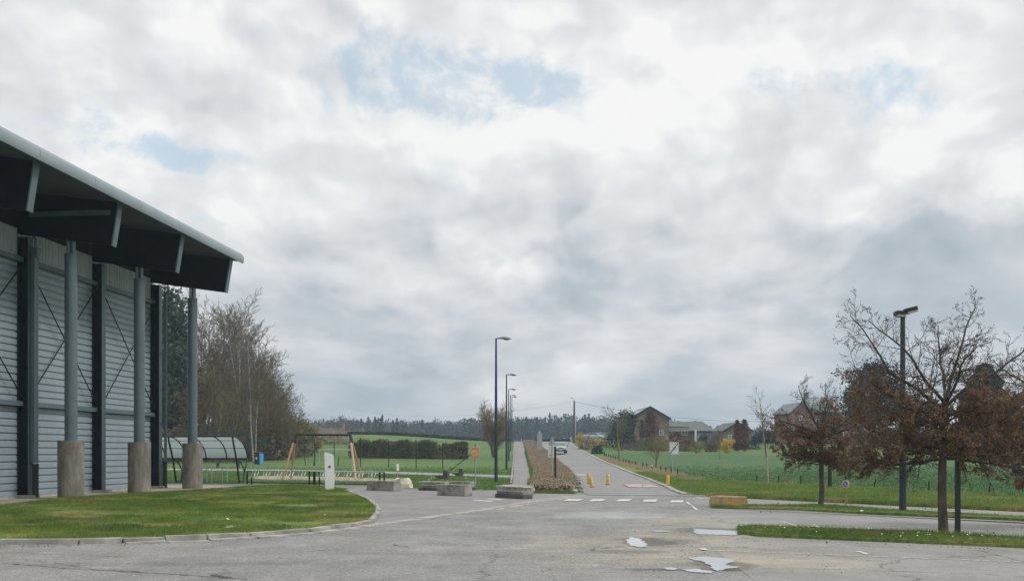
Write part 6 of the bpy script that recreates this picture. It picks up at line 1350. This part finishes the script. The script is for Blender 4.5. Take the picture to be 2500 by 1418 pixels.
# ================================================================ FAR FOREST (one mass of hundreds of trees)
def forest():
    rg = np.random.default_rng(77); Vt = []; Lf = []; Gf = []; St = []
    for x in np.arange(-150, 420, 2.0):
        for row in range(3):
            Y = 430 + row * 14 + rg.uniform(-5, 5) - abs(x + 60) * .0; X = x + rg.uniform(-1.6, 1.6); z0 = gz(X, Y)
            hgt = (16.0 + 1.0 * math.sin(X * .035) + rg.normal(0, .8) - 4.5 * min(1, max(0, (X - 45) / 60))) if X > -85 else 14.3 + rg.normal(0, .8)
            hgt *= {0: .86, 1: .95, 2: 1.0}[row]
            con = rg.random() < (.04 if X < 40 else .10)
            n = 180
            if con:
                t = rg.uniform(0, 1, n); r = (1 - t) * 2.0 * np.sqrt(rg.uniform(.1, 1, n)); a = rg.uniform(0, 6.28, n); Gf.append(np.c_[X + np.cos(a) * r, Y + np.sin(a) * r, z0 + 3 + t * (hgt * 1.08 - 3)])
            else:
                c = rg.normal(0, 1, (14, 3)) * [1.3, 1.3, hgt * .17] + [0, 0, hgt * .66]; q = c[rg.integers(0, 14, n)] + rg.normal(0, .8, (n, 3)); q[:, 2] = np.minimum(q[:, 2], hgt - np.abs(rg.normal(0, 1.3, n))); Lf.append(q + [X, Y, z0])
            St.append((X, Y, z0, X + rg.normal(0, .2), Y, z0 + hgt * .62, .20, .06))
    # dense dark understorey
    n = 60000; X = rg.uniform(-150, 420, n); Lf.append(np.c_[X, 470 + rg.uniform(-20, 10, n), g(X, np.full(n, 470.)) + rg.uniform(0, 1, n) ** .8 * (13.8 + 1.0 * np.sin(X * .05) + rg.normal(0, .8, n) - 4.5 * np.clip((X - 45) / 60, 0, 1))])
    t = thing('forest', 'long grey brown forest along the whole horizon', 'forest'); t['kind'] = 'stuff'
    for nm, P, m, sz, asp in (('bare_crowns', np.concatenate(Lf), fol('forest_twigs', (.050, .055, .054), (.068, .074, .073), (.095, .095, .09), .06), .70, 1.6), ('dark_conifers', np.concatenate(Gf), m_evergreen, 1.1, 1.0)):
        o = leafmesh(nm, P, sz, m, t, 5, asp, droop=.5); o['kind'] = 'stuff'
    o = prisms('trunks', St, m_barkgrey, t, 3); o['kind'] = 'stuff'
forest()
for i, (px, top) in enumerate(((882, 1024), (899, 1030), (916, 1018), (930, 1020), (960, 1026), (969, 1021))):
    Y = 400; h = (HY - top) / F * Y + EYE - gz((px - 1250) / F * Y, Y)
    bush('spruce_tree', f'dark pointed spruce rising above the forest edge, {ordn(i)} from the left', px, 0, 3.6 if i in (2, 3) else 3.0, h, m_evergreen, Y=Y, n=350, size=1.0, seed=140 + i, cat='tree', shape='cone', lift=1, group='pointed spruces above the forest edge')
for i, (px, Y, w, h) in enumerate(((790, 300, 12, 6), (820, 310, 10, 5), (870, 330, 14, 6.5), (765, 290, 10, 6))):
    bush('hedgerow_tree', ['bare hedgerow tree above the brick wall, right of two', 'bare hedgerow tree behind the brick wall pier', 'bare hedgerow clump right of the lone round tree', 'bare hedgerow tree above the brick wall, left of two'][i], px, 0, w, h, m_twigs[1], Y=Y, n=1500, size=.5, seed=150 + i, cat='tree', shape='dome', aspect=2)
# ================================================================ HAZE
hz_m = bpy.data.materials.new('haze'); hz_m.use_nodes = True; hn = NT(hz_m.node_tree); hn.n.clear(); pv = hn.node('ShaderNodeVolumePrincipled'); ho = hn.node('ShaderNodeOutputMaterial')
pv.inputs['Color'].default_value = (.66, .86, 1.0, 1); pv.inputs['Density'].default_value = .0006; pv.inputs['Anisotropy'].default_value = .2; hn.l.new(pv.outputs[0], ho.inputs['Volume'])
b = MB(); b.box((0, 250, 15), (1500, 620, 34)); hzo = b.build('haze', hz_m); hzo['kind'] = 'stuff'; tag(hzo, 'thin bluish haze over the far fields and forest', 'haze')
